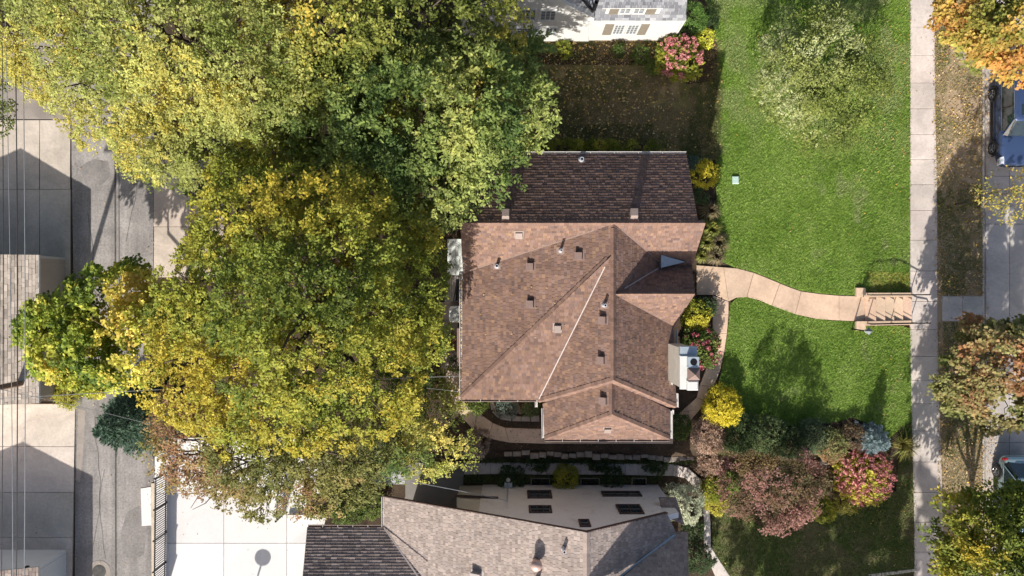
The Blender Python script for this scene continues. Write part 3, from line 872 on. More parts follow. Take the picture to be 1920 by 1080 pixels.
# chimney on the east side
K_ = 29.5/29.9
def CX(x, y, z): return (x*K_, y*K_, z+HZ)
ch = MB().box(CX(7.36, -4.36, -0.7), CX(7.98, -2.62, 6.1)).build('chimney', 'crown_conc', house)
MB().box(CX(7.33, -4.42, 6.102), CX(8.06, -2.95, 6.22), None, 0.03).build('chimney_crown', 'white_paint', ch)
MB().box(CX(7.35, -2.95, 5.9), CX(8.1, -2.55, 6.15), None, 0.02).build('chimney_ledge', 'zinc', ch)
MB().box(CX(7.62, -3.45, 6.21), CX(8.08, -2.98, 6.5)).build('flue', 'zinc', ch)
MB().lathe(CX(7.85, -3.2, 6.505), [(0.15, 0), (0.15, 0.006)], 16).build('flue_mouth', 'hole', ch)
a_ = [CX(*p) for p in ((7.58, -3.98, 6.5), (8.12, -3.98, 6.5), (8.12, -3.46, 6.5), (7.58, -3.46, 6.5), (7.85, -3.72, 6.78))]
MB().add(a_+[(p[0], p[1], p[2]-0.04) for p in a_[:4]], [(0, 1, 4), (1, 2, 4), (2, 3, 4), (3, 0, 4), (5, 6, 1, 0), (6, 7, 2, 1), (7, 8, 3, 2), (8, 5, 0, 3)]).build('chimney_cap', 'vent_brown', ch)
MB().box(CX(7.66, -3.92, 6.21), CX(8.04, -3.52, 6.46)).build('flue', 'vent_pale', ch)
MB().box(CX(7.6, -4.44, 6.22), CX(8.08, -4.02, 6.44), None, 0.05).build('flue', 'white_paint', ch)
# stoop
MB().lathe((7.6, 0.0, 0.03), [(1.15, 0), (1.15, 0.12), (1.12, 0.14)], 32).build('stoop', 'conc', house)
MB().tube([(7.9, 1.2, 0.9), (8.45, 0.95, 0.9), (8.75, 0.45, 0.9), (8.8, 0.1, 0.9)], 0.025, 6).build('stoop_rail', 'iron', house)
for p in ((8.45, 0.95), (8.8, 0.1)): MB().tube([(p[0], p[1], 0.1), (p[0], p[1], 0.9)], 0.018, 6).build('rail_post', 'iron', house)
MB().tube([(8.2, 1.1, 1.0), (8.55, 1.3, 1.0), (8.8, 1.2, 1.0)], 0.03, 6).build('stoop_bracket', 'iron', house)

# ================================================================== SOUTH NEIGHBOUR
GR = [((0.315, 0.26, 0.235), 4), ((0.345, 0.285, 0.258), 3), ((0.275, 0.225, 0.203), 2), ((0.295, 0.25, 0.232), 2)]
GRD = [((0.29, 0.235, 0.215), 3), ((0.34, 0.275, 0.25), 2), ((0.24, 0.195, 0.18), 2)]
gz = -1.5
south = thing('pale_stucco_house', 'pale stucco house with grey-brown shingle roof at the bottom edge', 'house', (1, -16, gz))
zr = 6.2
YW = P(1100, 998, zr).y
def spl(three, pix, pal=GR, **kw):
    poly = planar(three, pix); roof_slope(south, poly, pal, **kw); return poly, nof(poly)
SW = spl([(1100, 998, zr), (1100, 1120, zr), (720, 932, 1.2)], [(1100, 998), (1100, 1150), (800, 1150), (720, 990), (719, 931)], thick=0.014)
SE = spl([(1100, 998, zr), (1100, 1120, zr), (1250, 962, 3.7)], [(1100, 998), (1250, 962), (1268, 1000), (1268, 1150), (1100, 1150)], thick=0.014)
SN = spl([(577, 990, 1.15), (722, 990, 1.15), (700, 1120, 2.7)], [(576, 989), (724, 989), (860, 1160), (560, 1160)], pal=GRD, thick=0.03, rise_j=0.2, tab=(0.25,0.34))
SX = spl([(1262, 1000, 3.3), (1290, 1000, 3.3), (1230, 1110, 6.1)], [(1266, 998), (1290, 998), (1292, 1150), (1090, 1150)], pal=GR, thick=0.014)
SP = spl([(1236, 934, 1.9), (1268, 934, 1.9), (1252, 965, 2.7)], [(1236, 934), (1268, 934), (1284, 985), (1245, 968)], pal=GRD)
caps(south, P(1100, 1120, zr), P(1100, 1000, zr), [((0.40, 0.32, 0.285), 1), ((0.36, 0.29, 0.26), 1)], SW[1], SE[1], w=0.17, step=0.2)
strip3(south, P(1266, 1003, 3.42), P(1150, 1092, 5.6), 0.16, 0.03, 'zinc', 'valley_flashing')
strip3(south, P(720, 989, 1.25), P(790, 1090, 2.95), 0.08, 0.03, 'valley_metal', 'valley_flashing')
gutter(south, P(719.5, 932, 1.2), P(720, 988, 1.2), (-1, 0, 0))
gutter(south, P(577, 989, 1.15), P(718, 989, 1.15), (0, 1, 0), mat='gutter_brown', hmat='gutter')
strip3(south, P(719, 930, 1.1), P(1100, 997, zr-0.1), 0.05, 0.18, 'brown_trim', 'rake_board')
strip3(south, P(1250, 961, 3.6), P(1100, 997, zr-0.1), 0.05, 0.18, 'brown_trim', 'rake_board')
yw = YW - 0.16
def wx(px, z): return (px-960)*(H-z)/F
xl, xr = wx(905, gz), wx(1234, gz)
gable(south, [(xl, yw, gz-0.3), (xr, yw, gz-0.3), (xr, yw, 3.1), (wx(1100, zr), yw, zr-0.25), (xl, yw, 3.2)], -0.25, 'stucco', 'y')
wall(south, [(wx(862, gz), yw-0.04), (xl-0.01, yw-0.04), (xl-0.01, yw-3), (wx(862, gz), yw-3)], gz-0.3, [0.55, 1.35, 1.35, 0.55][0:4], 'cream')
wall(south, [(-5.8, yw-2.0), (xr, yw-2.0), (xr, yw-12), (-5.8, yw-12)], gz-0.3, 0.9, 'stucco')
strip3(south, (wx(862, gz)-0.1, yw+0.05, 0.62), (xl+0.9, yw+0.05, 0.95), 0.1, 0.12, 'brown_trim', 'trim_board')
def swin(cx, cy, w, h_, panes, fr='brown_trim'):
    """window on the north wall seen at pixel cx, cy (centre)"""
    z = H - abs(yw)*F/(cy-540); x = wx(cx, z); y = yw
    zt = H - abs(yw)*F/(cy-540+h_/2); zb = H - abs(yw)*F/(cy-540-h_/2); ww = w*(H-z)/F/2
    o = MB()
    t = 0.09
    for b_ in (((x-ww, y, zb), (x+ww, y+0.07, zb+t)), ((x-ww, y, zt-t), (x+ww, y+0.07, zt)), ((x-ww, y+0.0, zb+t), (x-ww+t, y+0.068, zt-t)), ((x+ww-t, y+0.0, zb+t), (x+ww, y+0.068, zt-t))):
        o.box(*b_)
    wn = o.build('window', fr, south)
    pw = (2*ww-2*t)/panes
    for i in range(panes):
        MB().box((x-ww+t+pw*i+0.015, y, zb+t), (x-ww+t+pw*(i+1)-0.015, y+0.03, zt-t)).build('pane', 'glass', wn)
        if i: MB().box((x-ww+t+pw*i-0.02, y, zb+t), (x-ww+t+pw*i+0.02, y+0.06, zt-t)).build('mullion', fr, wn)
    MB().box((x-ww, y+0.03, (zb+zt)/2-0.02), (x+ww, y+0.055, (zb+zt)/2+0.02)).build('sash_rail', 'taupe', wn)
swin(1011.5, 928, 46, 14, 2); swin(1013, 956, 43, 13, 3); swin(1165, 927, 73, 9, 3); swin(1181, 956, 46, 17, 2)
swin(1096, 982, 21, 13, 1)
for (a, b) in ((995, 1031), (1088, 1124), (1184, 1212)):
    p0 = P(a, 897, gz); p1 = P(b, 908, gz)
    ww_ = MB()
    ww_.box((p0.x, yw+0.02, gz-0.1), (p0.x+0.05, p0.y, gz+0.12)).box((p1.x-0.05, yw+0.02, gz-0.1), (p1.x, p0.y, gz+0.12)).box((p0.x, p0.y, gz-0.1), (p1.x, p0.y+0.05, gz+0.119))
    o_ = ww_.build('window_well', 'taupe', south)
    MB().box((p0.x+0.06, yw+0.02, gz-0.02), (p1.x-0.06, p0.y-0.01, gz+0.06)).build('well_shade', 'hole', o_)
# entry step wall, wall lamp with service mast
mast = MB().tube([(wx(953, 0.2)-0.02, yw+0.25, -1.2), (wx(951, 0.2), yw+0.28, 2.2)], 0.035, 8).build('service_mast', 'pipe', south)
MB().box((wx(953, -0.9)-0.22, yw+0.02, -1.15), (wx(953, -0.9)+0.22, yw+0.3, -0.8), None, 0.03).build('meter_box', 'zinc', south)
MB().lathe((wx(953, -1.1), yw+0.45, -0.9), [(0.04, -0.1), (0.1, -0.08), (0.12, 0.05), (0.06, 0.12)], 12).build('wall_lamp', 'white_paint', south)
wp = on_plane(plane_of(SW[0][0], SW[0][1], SW[0][4]), 1005, 1052)
tv = MB().lathe(wp, [(0.15, -0.1), (0.15, 0.28), (0.19, 0.3), (0.25, 0.42), (0.26, 0.55), (0.2, 0.68), (0.08, 0.74), (0.02, 0.75)], 20).build('turbine_vent', 'copper', south, True)
SWp = plane_of(SW[0][0], SW[0][1], SW[0][4])
pipe_vent(south, on_plane(SWp, 1057, 1029), SW[1], 0.4, 0.075)
pipe_vent(south, on_plane(SWp, 1008, 1084), SW[1], 0.4, 0.075)
box_vent(south, on_plane(SWp, 895, 1082), SW[1], 'valley_metal', 0.5, 0.3)

# ================================================================== NORTH NEIGHBOUR
SG = [((0.19, 0.195, 0.215), 3), ((0.235, 0.24, 0.26), 2.5), ((0.155, 0.16, 0.18), 2), ((0.28, 0.285, 0.305), 1.5)]
north = thing('white_house', 'white house with grey shingle roof and taupe shutters at the top edge', 'house', (4, 16, 0))
yn = 13.05
def NP(px, py):   # point on the north house's south wall
    z = H - yn*F/(540-py); return ((px-960)*(H-z)/F, z)
xa, xb, xc = (925-960)*36/F, (1101-960)*36/F, (1262-960)*36/F
wall(north, [(xb+0.002, yn), (xc, yn), (xc, yn+7), (xb+0.002, yn+7)], -0.2, 2.72, 'white_wall')
gable(north, [(xa-1.5, yn-0.05, -0.2), (xb, yn-0.05, -0.2), (xb, yn-0.05, 3.1), (xb-1.3, yn-0.05, 4.55), (1.2, yn-0.05, 6.6), (xa-1.5, yn-0.05, 4.8)], 0.3, 'white_wall', 'y')
wall(north, [(xa-1.5, yn+0.26), (xb, yn+0.26), (xb, yn+7), (xa-1.5, yn+7)], -0.2, 3.0, 'white_wall')
def npl(three, pix, **kw):
    poly = planar(three, pix); roof_slope(north, poly, SG, mat='shingle_brown', deck='white_paint', **kw); return poly, nof(poly)
NS = npl([(1095, 38.5, 2.78), (1285, 38.5, 2.78), (1200, -40, 3.85)], [(1095, 38.5), (1285, 38.5), (1296, -90), (1090, -90)], tab=(0.2, 0.4), thick=0.012)
NE = npl([(1102, 31, 3.1), (1058, -2, 4.95), (1110, -60, 5.4)], [(1102, 32), (1046, -12), (1046, -90), (1108, -60)], tab=(0.2, 0.4))
strip3(north, P(1112, 22, 3.25), P(1087, -8, 4.9), 0.1, 0.08, 'iron', 'valley_flashing')
strip3(north, P(1093, 39, 2.72), P(1284, 39, 2.72), 0.12, 0.14, 'white_paint', 'fascia_board')
strip3(north, P(1261, 75, 0.03), P(1281, 41, 2.6), 0.1, 0.1, 'white_paint', 'corner_board', Vector((0, 1, 0)))
strip3(north, P(1102, 76, 0.02), P(1101, 40, 2.7), 0.1, 0.1, 'white_paint', 'corner_board', Vector((0, 1, 0)))
MB().lathe(P(1116, 12, 3.7), [(0.1, -0.3), (0.1, 0.5), (0.08, 0.5), (0.08, 0.2)], 12).build('vent_pipe', 'iron', north)
# dormer
yd = 13.27
dpx = lambda px, z: (px-960)*(H-z)/F
MB().box((dpx(1136, 3.3), yd, 2.6), (dpx(1238, 3.3), yd+2.0, 3.84)).build('dormer', 'white_wall', north)
roof_slope(north, [Vector((dpx(1130, 3.9), yd-0.1, 3.86)), Vector((dpx(1244, 3.9), yd-0.1, 3.86)), Vector((dpx(1244, 3.9), yd+3, 5.0)), Vector((dpx(1130, 3.9), yd+3, 5.0))], SG, name='dormer_roof', deck='white_paint', dthick=0.08)
def nwin(x0, x1, zb, zt, y, cols=2, rows=2):
    t = 0.07; o = MB()
    for b_ in (((x0-t, y-0.06, zb-t), (x1+t, y, zb)), ((x0-t, y-0.06, zt), (x1+t, y, zt+t)), ((x0-t, y-0.058, zb), (x0, y, zt)), ((x1, y-0.058, zb), (x1+t, y, zt))): o.box(*b_)
    wn = o.build('window', 'white_paint', north)
    for i in range(cols):
        for j in range(rows):
            MB().box((x0+(x1-x0)*i/cols+0.02, y-0.03, zb+(zt-zb)*j/rows+0.02), (x0+(x1-x0)*(i+1)/cols-0.02, y, zb+(zt-zb)*(j+1)/rows-0.02)).build('pane', 'glass_reflect', wn)
    MB().box((x0-0.003, y-0.028, zb-0.003), (x1+0.003, y-0.005, zt+0.003)).build('muntins', 'white_paint', wn)
def shutter(x0, x1, zb, zt, y):
    s_ = MB().box((x0, y-0.05, zb), (x1, y, zt)).build('shutter', 'taupe', north)
    k = 8
    for i in range(k):
        z = zb+0.06+(zt-zb-0.12)*i/k
        MB().box((x0+0.05, y-0.065, z), (x1-0.05, y-0.045, z+(zt-zb-0.12)/k*0.6)).build('louvre', 'taupe', s_)
def pz(py, y): return H - y*F/(540-py)
def pxx(px, z): return (px-960)*(H-z)/F
zb, zt = pz(64, yn), pz(45, yn); zm = (zb+zt)/2
for a, b in ((1151, 1169), (1176, 1195)): nwin(pxx(a, zm), pxx(b, zm), zb+0.1, zt-0.05, yn, 3, 4)
for a, b in ((1132, 1148), (1198, 1214)): shutter(pxx(a, zm), pxx(b, zm), zb, zt, yn)
zb, zt = pz(25.5, yd), pz(13, yd); zm = (zb+zt)/2
for a, b in ((1163, 1182), (1189, 1208)): nwin(pxx(a, zm), pxx(b, zm), zb+0.1, zt-0.1, yd, 2, 2)
for a, b in ((1143, 1160), (1212, 1230)): shutter(pxx(a, zm), pxx(b, zm), zb, zt, yd)
yg = yn-0.05
for (a, b, c, d) in ((975, 1004, 17, 36), (1014, 1041, 19, 36), (970, 1012, 52, 64), (1023, 1043, 51, 64)):
    zb, zt = pz(d, yg), pz(c, yg); zm = (zb+zt)/2
    nwin(pxx(a, zm), pxx(b, zm), zb, zt, yg, 3, 3)

# ================================================================== GARAGES
gar = thing('beige_garage', 'beige garage with pale shingle roof beside the alley driveway', 'garage', (-27, -2, 0))
GB = [((0.40, 0.345, 0.30), 3), ((0.46, 0.40, 0.35), 3), ((0.36, 0.31, 0.27), 2)]
e0 = P(72, 478, 2.4); e1 = P(72, 756, 2.4)
rgx = e0.x-4.3; rgz = 3.85
roof_slope(gar, [e0, e1, Vector((rgx, e1.y, rgz)), Vector((rgx, e0.y, rgz))], GB, tab=(0.22, 0.36), deck='garage_wall', thick=0.014)
roof_slope(gar, [Vector((rgx-4.3, e0.y, 2.4)), Vector((rgx-4.3, e1.y, 2.4)), Vector((rgx, e1.y, rgz)), Vector((rgx, e0.y, rgz))], GB, tab=(0.22, 0.36), deck='garage_wall')
wx0 = e0.x-0.28
gable(gar, [(wx0, e0.y-0.12, -0.1), (wx0, e0.y-0.12, 2.4), (rgx, e0.y-0.12, rgz-0.2), (rgx-4.0, e0.y-0.12, 2.4), (rgx-4.0, e0.y-0.12, -0.1)], -0.2, 'garage_wall', 'y')
gable(gar, [(wx0, e1.y+0.12, -0.1), (wx0, e1.y+0.12, 2.4), (rgx, e1.y+0.12, rgz-0.2), (rgx-4.0, e1.y+0.12, 2.4), (rgx-4.0, e1.y+0.12, -0.1)], 0.2, 'garage_wall', 'y')
MB().box((wx0-0.2, e1.y+0.33, -0.1), (wx0, e0.y-0.33, 2.35)).build('wall', 'garage_wall', gar)
MB().box((wx0-0.02, e0.y-0.14, -0.05), (wx0+0.05, e0.y-0.02, 2.3)).build('corner_board', 'white_paint', gar)
strip3(gar, e0+Vector((0.01, 0, -0.06)), e1+Vector((0.01, 0, -0.06)), 0.04, 0.13, 'white_paint', 'fascia_board')
gar2 = thing('white_garage', 'white garage corner with brown shingle roof at the bottom left', 'garage', (-27, -17, 0))
f0 = P(72, 1063, 2.5); f1y = f0.y-9; rg2 = f0.x-4.2
GD = [((0.30, 0.245, 0.215), 3), ((0.25, 0.20, 0.18), 2), ((0.35, 0.29, 0.255), 2)]
roof_slope(gar2, [f0, Vector((f0.x, f1y, 2.5)), Vector((rg2, f1y, 3.75)), Vector((rg2, f0.y, 3.75))], GD, tab=(0.22, 0.36), deck='white_paint')
wx2 = f0.x-0.25
gable(gar2, [(wx2, f0.y-0.1, -0.1), (wx2, f0.y-0.1, 2.5), (rg2, f0.y-0.1, 3.6), (rg2-4, f0.y-0.1, 2.5), (rg2-4, f0.y-0.1, -0.1)], -0.2, 'garage_white', 'y')
roof_slope(gar2, [Vector((rg2-4.2, f0.y, 2.5)), Vector((rg2-4.2, f1y, 2.5)), Vector((rg2, f1y, 3.75)), Vector((rg2, f0.y, 3.75))], GD, tab=(0.22, 0.36), deck='white_paint')
MB().box((wx2-0.2, f1y, -0.1), (wx2, f0.y-0.32, 2.45)).build('wall', 'garage_white', gar2)
MB().lathe((wx2-0.3, f0.y-0.02, 2.5), [(0.06, -0.1), (0.1, 0), (0.1, 0.1), (0.04, 0.16)], 10).build('wall_lamp', 'iron', gar2)

# ================================================================== STEPS, RAILS, LAMP POST
steps = thing('garden_steps', 'tan concrete garden steps with cheek walls down to the sidewalk', 'steps', G(1622, 578))
zt0, zt1 = 0.03, -0.87
yA, yB = P(1622, 557, -0.4).y, P(1622, 601, -0.4).y
xs0 = P(1622, 578, 0).x; xs1 = P(1707, 578, -0.87).x
nst = 5
for i in range(nst):
    z = zt0 - (i+0)*(zt0-zt1)/nst - 0.0
    xa_ = xs0 + (xs1-xs0)*i/nst; xb_ = xs0 + (xs1-xs0)*(i+1)/nst
    z = zt0 - (i+1)*(zt0-zt1)/nst + 0.17
    c = tuple(v*random.uniform(0.96, 1.04) for v in TAN)
    MB().box((xa_+0.002, yB, -1.3), (xb_, yA, z-0.004*i), c, 0.012).build('step', 'conc', steps)
for (y0, y1) in ((yB-0.24, yB-0.003), (yA+0.003, yA+0.24)):
    MB().prism([(xs0-0.05, y0), (xs1+0.02, y0), (xs1+0.02, y1), (xs0-0.05, y1)], -1.3, [0.21, -0.69, -0.69, 0.21], tuple(v*1.02 for v in TAN), 0.012).build('cheek_wall', 'conc', steps)
for (y0, y1) in ((yB-0.5, yB-0.003), (yA+0.003, yA+0.5)):
    MB().box((xs0-0.55, y0, -0.5), (xs0-0.055, y1, 0.2), TAN, 0.012).build('pier', 'conc', steps)
def rail(label, y):
    t = thing('handrail', label, 'handrail', (xs0, y, 0), 'iron handrails of the garden steps')
    pts = [(xs0+0.03, 0.03), (xs0+(xs1-xs0)*0.52, -0.44), (xs1-0.05, -0.86)]
    for x, z in pts: MB().tube([(x, y, z-0.1), (x, y, z+0.9)], 0.025, 6).build('post', 'iron', t)
    top = [(x, y, z+0.9) for x, z in pts] + [(xs1+0.5, y, -0.02), (xs1+0.62, y, -0.12), (xs1+0.58, y, -0.26), (xs1+0.44, y, -0.28)]
    MB().tube([(xs0-0.15, y, 0.80), (xs0-0.2, y, 0.9)] + top, 0.03, 6).build('top_rail', 'iron', t)
    MB().tube([(x, y, z+0.35) for x, z in pts], 0.012, 6).build('bottom_rail', 'iron', t)
rail('black iron handrail on the south side of the garden steps', yB-0.12)
rail('black iron handrail on the lawn side of the garden steps', yA+0.13)
lp = G(1597, 617)
lamp = thing('lamp_post', 'black lantern post standing in the lawn beside the garden steps', 'lamp post', lp)
MB().tube([lp, lp+Vector((0, 0, 1.42))], [0.04, 0.028], 8).build('post', 'iron', lamp)
MB().lathe(lp+Vector((0, 0, 1.42)), [(0.05, 0), (0.1, 0.03), (0.15, 0.3), (0.14, 0.31)], 6).build('lantern_glass', 'lamp_lens', lamp)
MB().lathe(lp+Vector((0, 0, 1.72)), [(0.2, 0), (0.19, 0.03), (0.06, 0.16), (0.02, 0.24)], 4).build('lantern_roof', 'slate', lamp)
ub = G(1378, 338)
o = MB().box((ub.x-0.17, ub.y-0.2, -0.05), (ub.x+0.17, ub.y+0.2, 0.14), None, 0.03).build('utility_box', 'pale_green'); tag(o, 'small pale green utility box flush in the front lawn', 'utility box')
o = MB().prism([GX(1793, 96), GX(1806, 94), GX(1812, 104), GX(1804, 112), GX(1792, 110)], -0.95, -0.62, None, 0.08).build('boulder', 'stone'); tag(o, 'pale rock on the leafy strip near the orange tree', 'rock')

# ================================================================== WEST SIDE OF THE HOUSE
cp = thing('patterned_cover', 'white patterned panel cover against the west wall of the brown-roofed house', 'cover', G(850, 482))
p0 = P(839, 448, 0.9); p1 = P(868, 516, 0.9)
MB().box((p0.x, p1.y, 0.86), (p1.x, p0.y, 0.9), None, 0.01).build('panel', 'frost', cp)
for k, yc in enumerate((p0.y-0.45, p0.y-1.15, p1.y+0.2)):
    for r in (0.12, 0.22, 0.32):
        pts = [(p0.x+0.42+r*math.cos(a), yc+r*math.sin(a)*0.9, 0.905) for a in np.linspace(0.3, math.pi-0.3, 9)]
        MB().tube(pts, 0.009, 5).build('rib', 'ac_grille', cp)
MB().tube([(p0.x+0.42, p1.y+0.1, 0.905), (p0.x+0.42, p0.y-0.1, 0.905)], 0.009, 5).build('rib', 'ac_grille', cp)
for x in (p0.x+0.05, p1.x-0.05):
    for y in (p0.y-0.05, p1.y+0.05): MB().tube([(x, y, 0), (x, y, 0.86)], 0.03, 6).build('leg', 'ac_white', cp)
dk = thing('small_deck', 'small grey plank deck between the white panel and the air conditioner', 'deck', G(850, 540))
q0 = P(834, 518, 0.25); q1 = P(869, 566, 0.25); n_ = 8
for i in range(n_):
    a = q0.x+(q1.x-q0.x)*i/n_; b = q0.x+(q1.x-q0.x)*(i+1)/n_-0.012
    MB().box((a, q1.y, 0.1), (b, q0.y, 0.25+random.uniform(-0.004, 0.004)), None, 0.006).build('plank', 'plank', dk)
rl = thing('stair_railing', 'black metal stair railing on the small deck by the gutter', 'railing', G(856, 545))
r0 = P(849, 524, 0.9); r1 = P(866, 565, 0.9)
for a, b in (((r0.x+0.25, r0.y, 1.15), (r0.x+0.05, r1.y, 1.15)), ((r0.x+0.55, r0.y, 1.15), (r0.x+0.55, r1.y, 1.15)), ((r0.x+0.25, r0.y, 1.15), (r0.x+0.55, r0.y, 1.15)), ((r0.x+0.05, r1.y, 1.15), (r0.x+0.55, r1.y, 1.15)), ((r0.x+0.4, r0.y, 1.14), (r0.x+0.28, r1.y, 1.14))):
    MB().tube([a, b], 0.03, 6).build('rail', 'iron', rl)
for a in ((r0.x+0.25, r0.y), (r0.x+0.05, r1.y), (r0.x+0.55, r0.y), (r0.x+0.55, r1.y)): MB().tube([(*a, 0.2), (*a, 1.15)], 0.02, 6).build('post', 'iron', rl)
MB().box((r0.x+0.1, r1.y+0.03, 0.26), (r0.x+0.55, r0.y-0.03, 0.3)).build('tread', 'iron', rl)
ac = thing('air_conditioner', 'white air conditioner unit with round fan grille by the west gutter', 'air conditioner', G(857, 590))
c0 = P(857, 589, 0.8)
bm_ = MB()
def rrect(cx, cy, w, h, r, n=5):
    pts = []
    for sx, sy, a0 in ((1, 1, 0), (-1, 1, 90), (-1, -1, 180), (1, -1, 270)):
        for i in range(n+1):
            a = math.radians(a0+90*i/n); pts.append((cx+sx*(w-r)+r*math.cos(a), cy+sy*(h-r)+r*math.sin(a)))
    return pts
MB().prism(rrect(c0.x, c0.y, 0.42, 0.42, 0.14), 0.02, 0.8, None, 0.03).build('casing', 'ac_white', ac)
MB().lathe((c0.x, c0.y, 0.802), [(0.34, 0), (0.34, 0.012), (0.3, 0.014)], 28).build('fan_ring', 'ac_grille', ac)
for i in range(12):
    a = i*math.pi/6
    MB().tube([(c0.x+0.05*math.cos(a), c0.y+0.05*math.sin(a), 0.83), (c0.x+0.33*math.cos(a), c0.y+0.33*math.sin(a), 0.822)], 0.008, 5).build('grille_bar', 'ac_white', ac)

# ================================================================== UTILITY POLE AND WIRES
pb = G(106, 706); PH = 9.0
pole = thing('utility_pole', 'tall brown wooden utility pole beside the beige garage', 'utility pole', pb)
pt = pb+Vector((0, 0, PH))
MB().tube([pb-Vector((0, 0, 0.2)), pt], [0.16, 0.11], 12).build('post', 'wood', pole)
for z in (0.35, 1.0):
    MB().obox(pt-Vector((0, 0, z)), (1.1, 0.05, 0), (0, 0.05, 0), (0, 0, 0.06)).build('crossarm', 'wood', pole)
    for x in (-1.0, -0.5, 0.5, 1.0): MB().lathe(pt+Vector((x, 0, -z+0.06)), [(0.03, 0), (0.05, 0.04), (0.03, 0.1), (0.045, 0.13), (0.02, 0.17)], 8).build('insulator', 'zinc', pole)
MB().lathe(pt+Vector((0.32, -0.1, -2.1)), [(0.18, 0), (0.21, 0.05), (0.21, 0.75), (0.18, 0.82), (0.05, 0.86)], 14).build('transformer', 'zinc', pole)
def wire(label, a, b, sag, r, mat='wire', grp='overhead wires along the alley'):
    a = Vector(a); b = Vector(b); k = 14
    pts = [a.lerp(b, i/k) - Vector((0, 0, sag*4*(i/k)*(1-i/k))) for i in range(k+1)]
    o = MB().tube(pts, r, 5).build('overhead_wire', mat); return tag(o, label, 'wire', grp)
zw = PH-0.3
wire('leftmost overhead wire running along the alley edge', P(3, -40, zw), P(2, 1120, zw), 0.1, 0.016)
wire('pale overhead wire second from the left edge of the picture', P(8, -40, zw), P(24, 1120, zw), 0.1, 0.014, 'wire_pale')
wire('twisted overhead wire third from the left edge of the picture', P(27, -40, zw-.6), P(30, 1120, zw-.6), 0.12, 0.022)
wire('pale overhead wire crossing the beige garage roof, rightmost of the alley wires', P(41, -40, zw-.6), P(45, 1120, zw-.6), 0.12, 0.018, 'wire_pale')
wire('thin service wire from the utility pole to the west gutter of the brown-roofed house', P(-10, 748, 8.0), on('W', 866, 704)+Vector((0, 0, 0.15)), 0.5, 0.012, 'wire_pale', 'service wires')
wire('thin service wire from the utility pole slanting into the blue-green conifer', P(-10, 728, 8.2), P(345, 812, 4.0), 0.2, 0.01, 'wire_pale', 'service wires')
wire('white service wire from the trees to the pale stucco house wall', P(672, 886, 5.2), (wx(948, 2), yw+0.28, 2.1), 0.15, 0.016, 'wire_pale', 'service wires')
wire('thin telephone wire reaching the southwest gutter corner of the brown roof', P(800, 728, 4.5), on('W', 866, 735)+Vector((0, 0, 0.1)), 0.1, 0.008, 'wire_pale', 'service wires')

# manhole at the alley's bottom edge
mh = G(186, 1072)
o = thing('manhole_cover', 'round iron manhole cover in the asphalt alley at the bottom edge', 'manhole', mh)
MB().lathe(mh+Vector((0, 0, 0.0)), [(0.62, 0), (0.6, 0.012)], 28).build('collar', 'apron', o)
MB().lathe(mh+Vector((0, 0, 0.012)), [(0.36, 0), (0.36, 0.01), (0.33, 0.014)], 28).build('lid', 'seam', o)

# iron fences
def fence(label, a, b, h=1.25, step=0.115):
    a = Vector(a); b = Vector(b); d = (b-a); L_ = d.length; d.normalize()
    t = thing('iron_fence', label, 'fence', a, 'black iron picket fences of the white patio')
    k = int(L_/1.85)+1
    for i in range(k+1):
        p = a.lerp(b, i/k)
        po = MB().box((p.x-0.035, p.y-0.035, p.z-0.1), (p.x+0.035, p.y+0.035, p.z+h+0.06)).build('post', 'fence_iron', t)
        MB().lathe(p+Vector((0, 0, h+0.06)), [(0.05, 0), (0.05, 0.03), (0.01, 0.05)], 8).build('finial', 'fence_iron', po)
    for z in (0.15, h-0.08): 
        MB().obox((a+b)/2+Vector((0, 0, z)), (b-a)/2, d.cross(Vector((0, 0, 1)))*0.02, (0, 0, 0.02)).build('rail', 'fence_iron', t)
    me = None; n = int(L_/step)
    for i in range(n):
        p = a.lerp(b, (i+0.5)/n)
        if me is None:
            o = MB().box((-0.017, -0.017, 0.05), (0.017, 0.017, h)).build('picket', 'fence_iron'); me = o.data
        else: o = link(bpy.data.objects.new('picket', me))
        o.location = p; o.matrix_basis = Matrix.Translation(p); adopt(o, t)
fence('long black iron picket fence along the alley side of the white patio', G(314, 885), G(311, 1110))
fence('short black iron picket fence standing inside the white patio', G(535, 905), G(533, 962))

# basketball backboard just below the picture's edge, its shadow lies on the patio
hp = G(444, 1212)
hoop = thing('basketball_hoop', 'pole with round backboard whose oval shadow falls on the white patio', 'basketball hoop', hp)
MB().tube([hp, hp+Vector((0, 0, 2.9))], 0.05, 8).build('post', 'iron', hoop)
MB().lathe(hp+Vector((0, 0.1, 3.1)), [(0.42, -0.02), (0.42, 0.02)], 24).build('backboard', 'ac_white', hoop)
hoop.children[-1].matrix_basis = Matrix.Identity(4)

# ================================================================== VEGETATION TOOLS
to_sun_np = np.array(to_sun)
def lobe(px, py, z, r, rz=None):
    p = P(px, py, z); rr = r*(H-z)/F
    return (p.x, p.y, z, rr, (rz if rz is not None else rr*0.8))

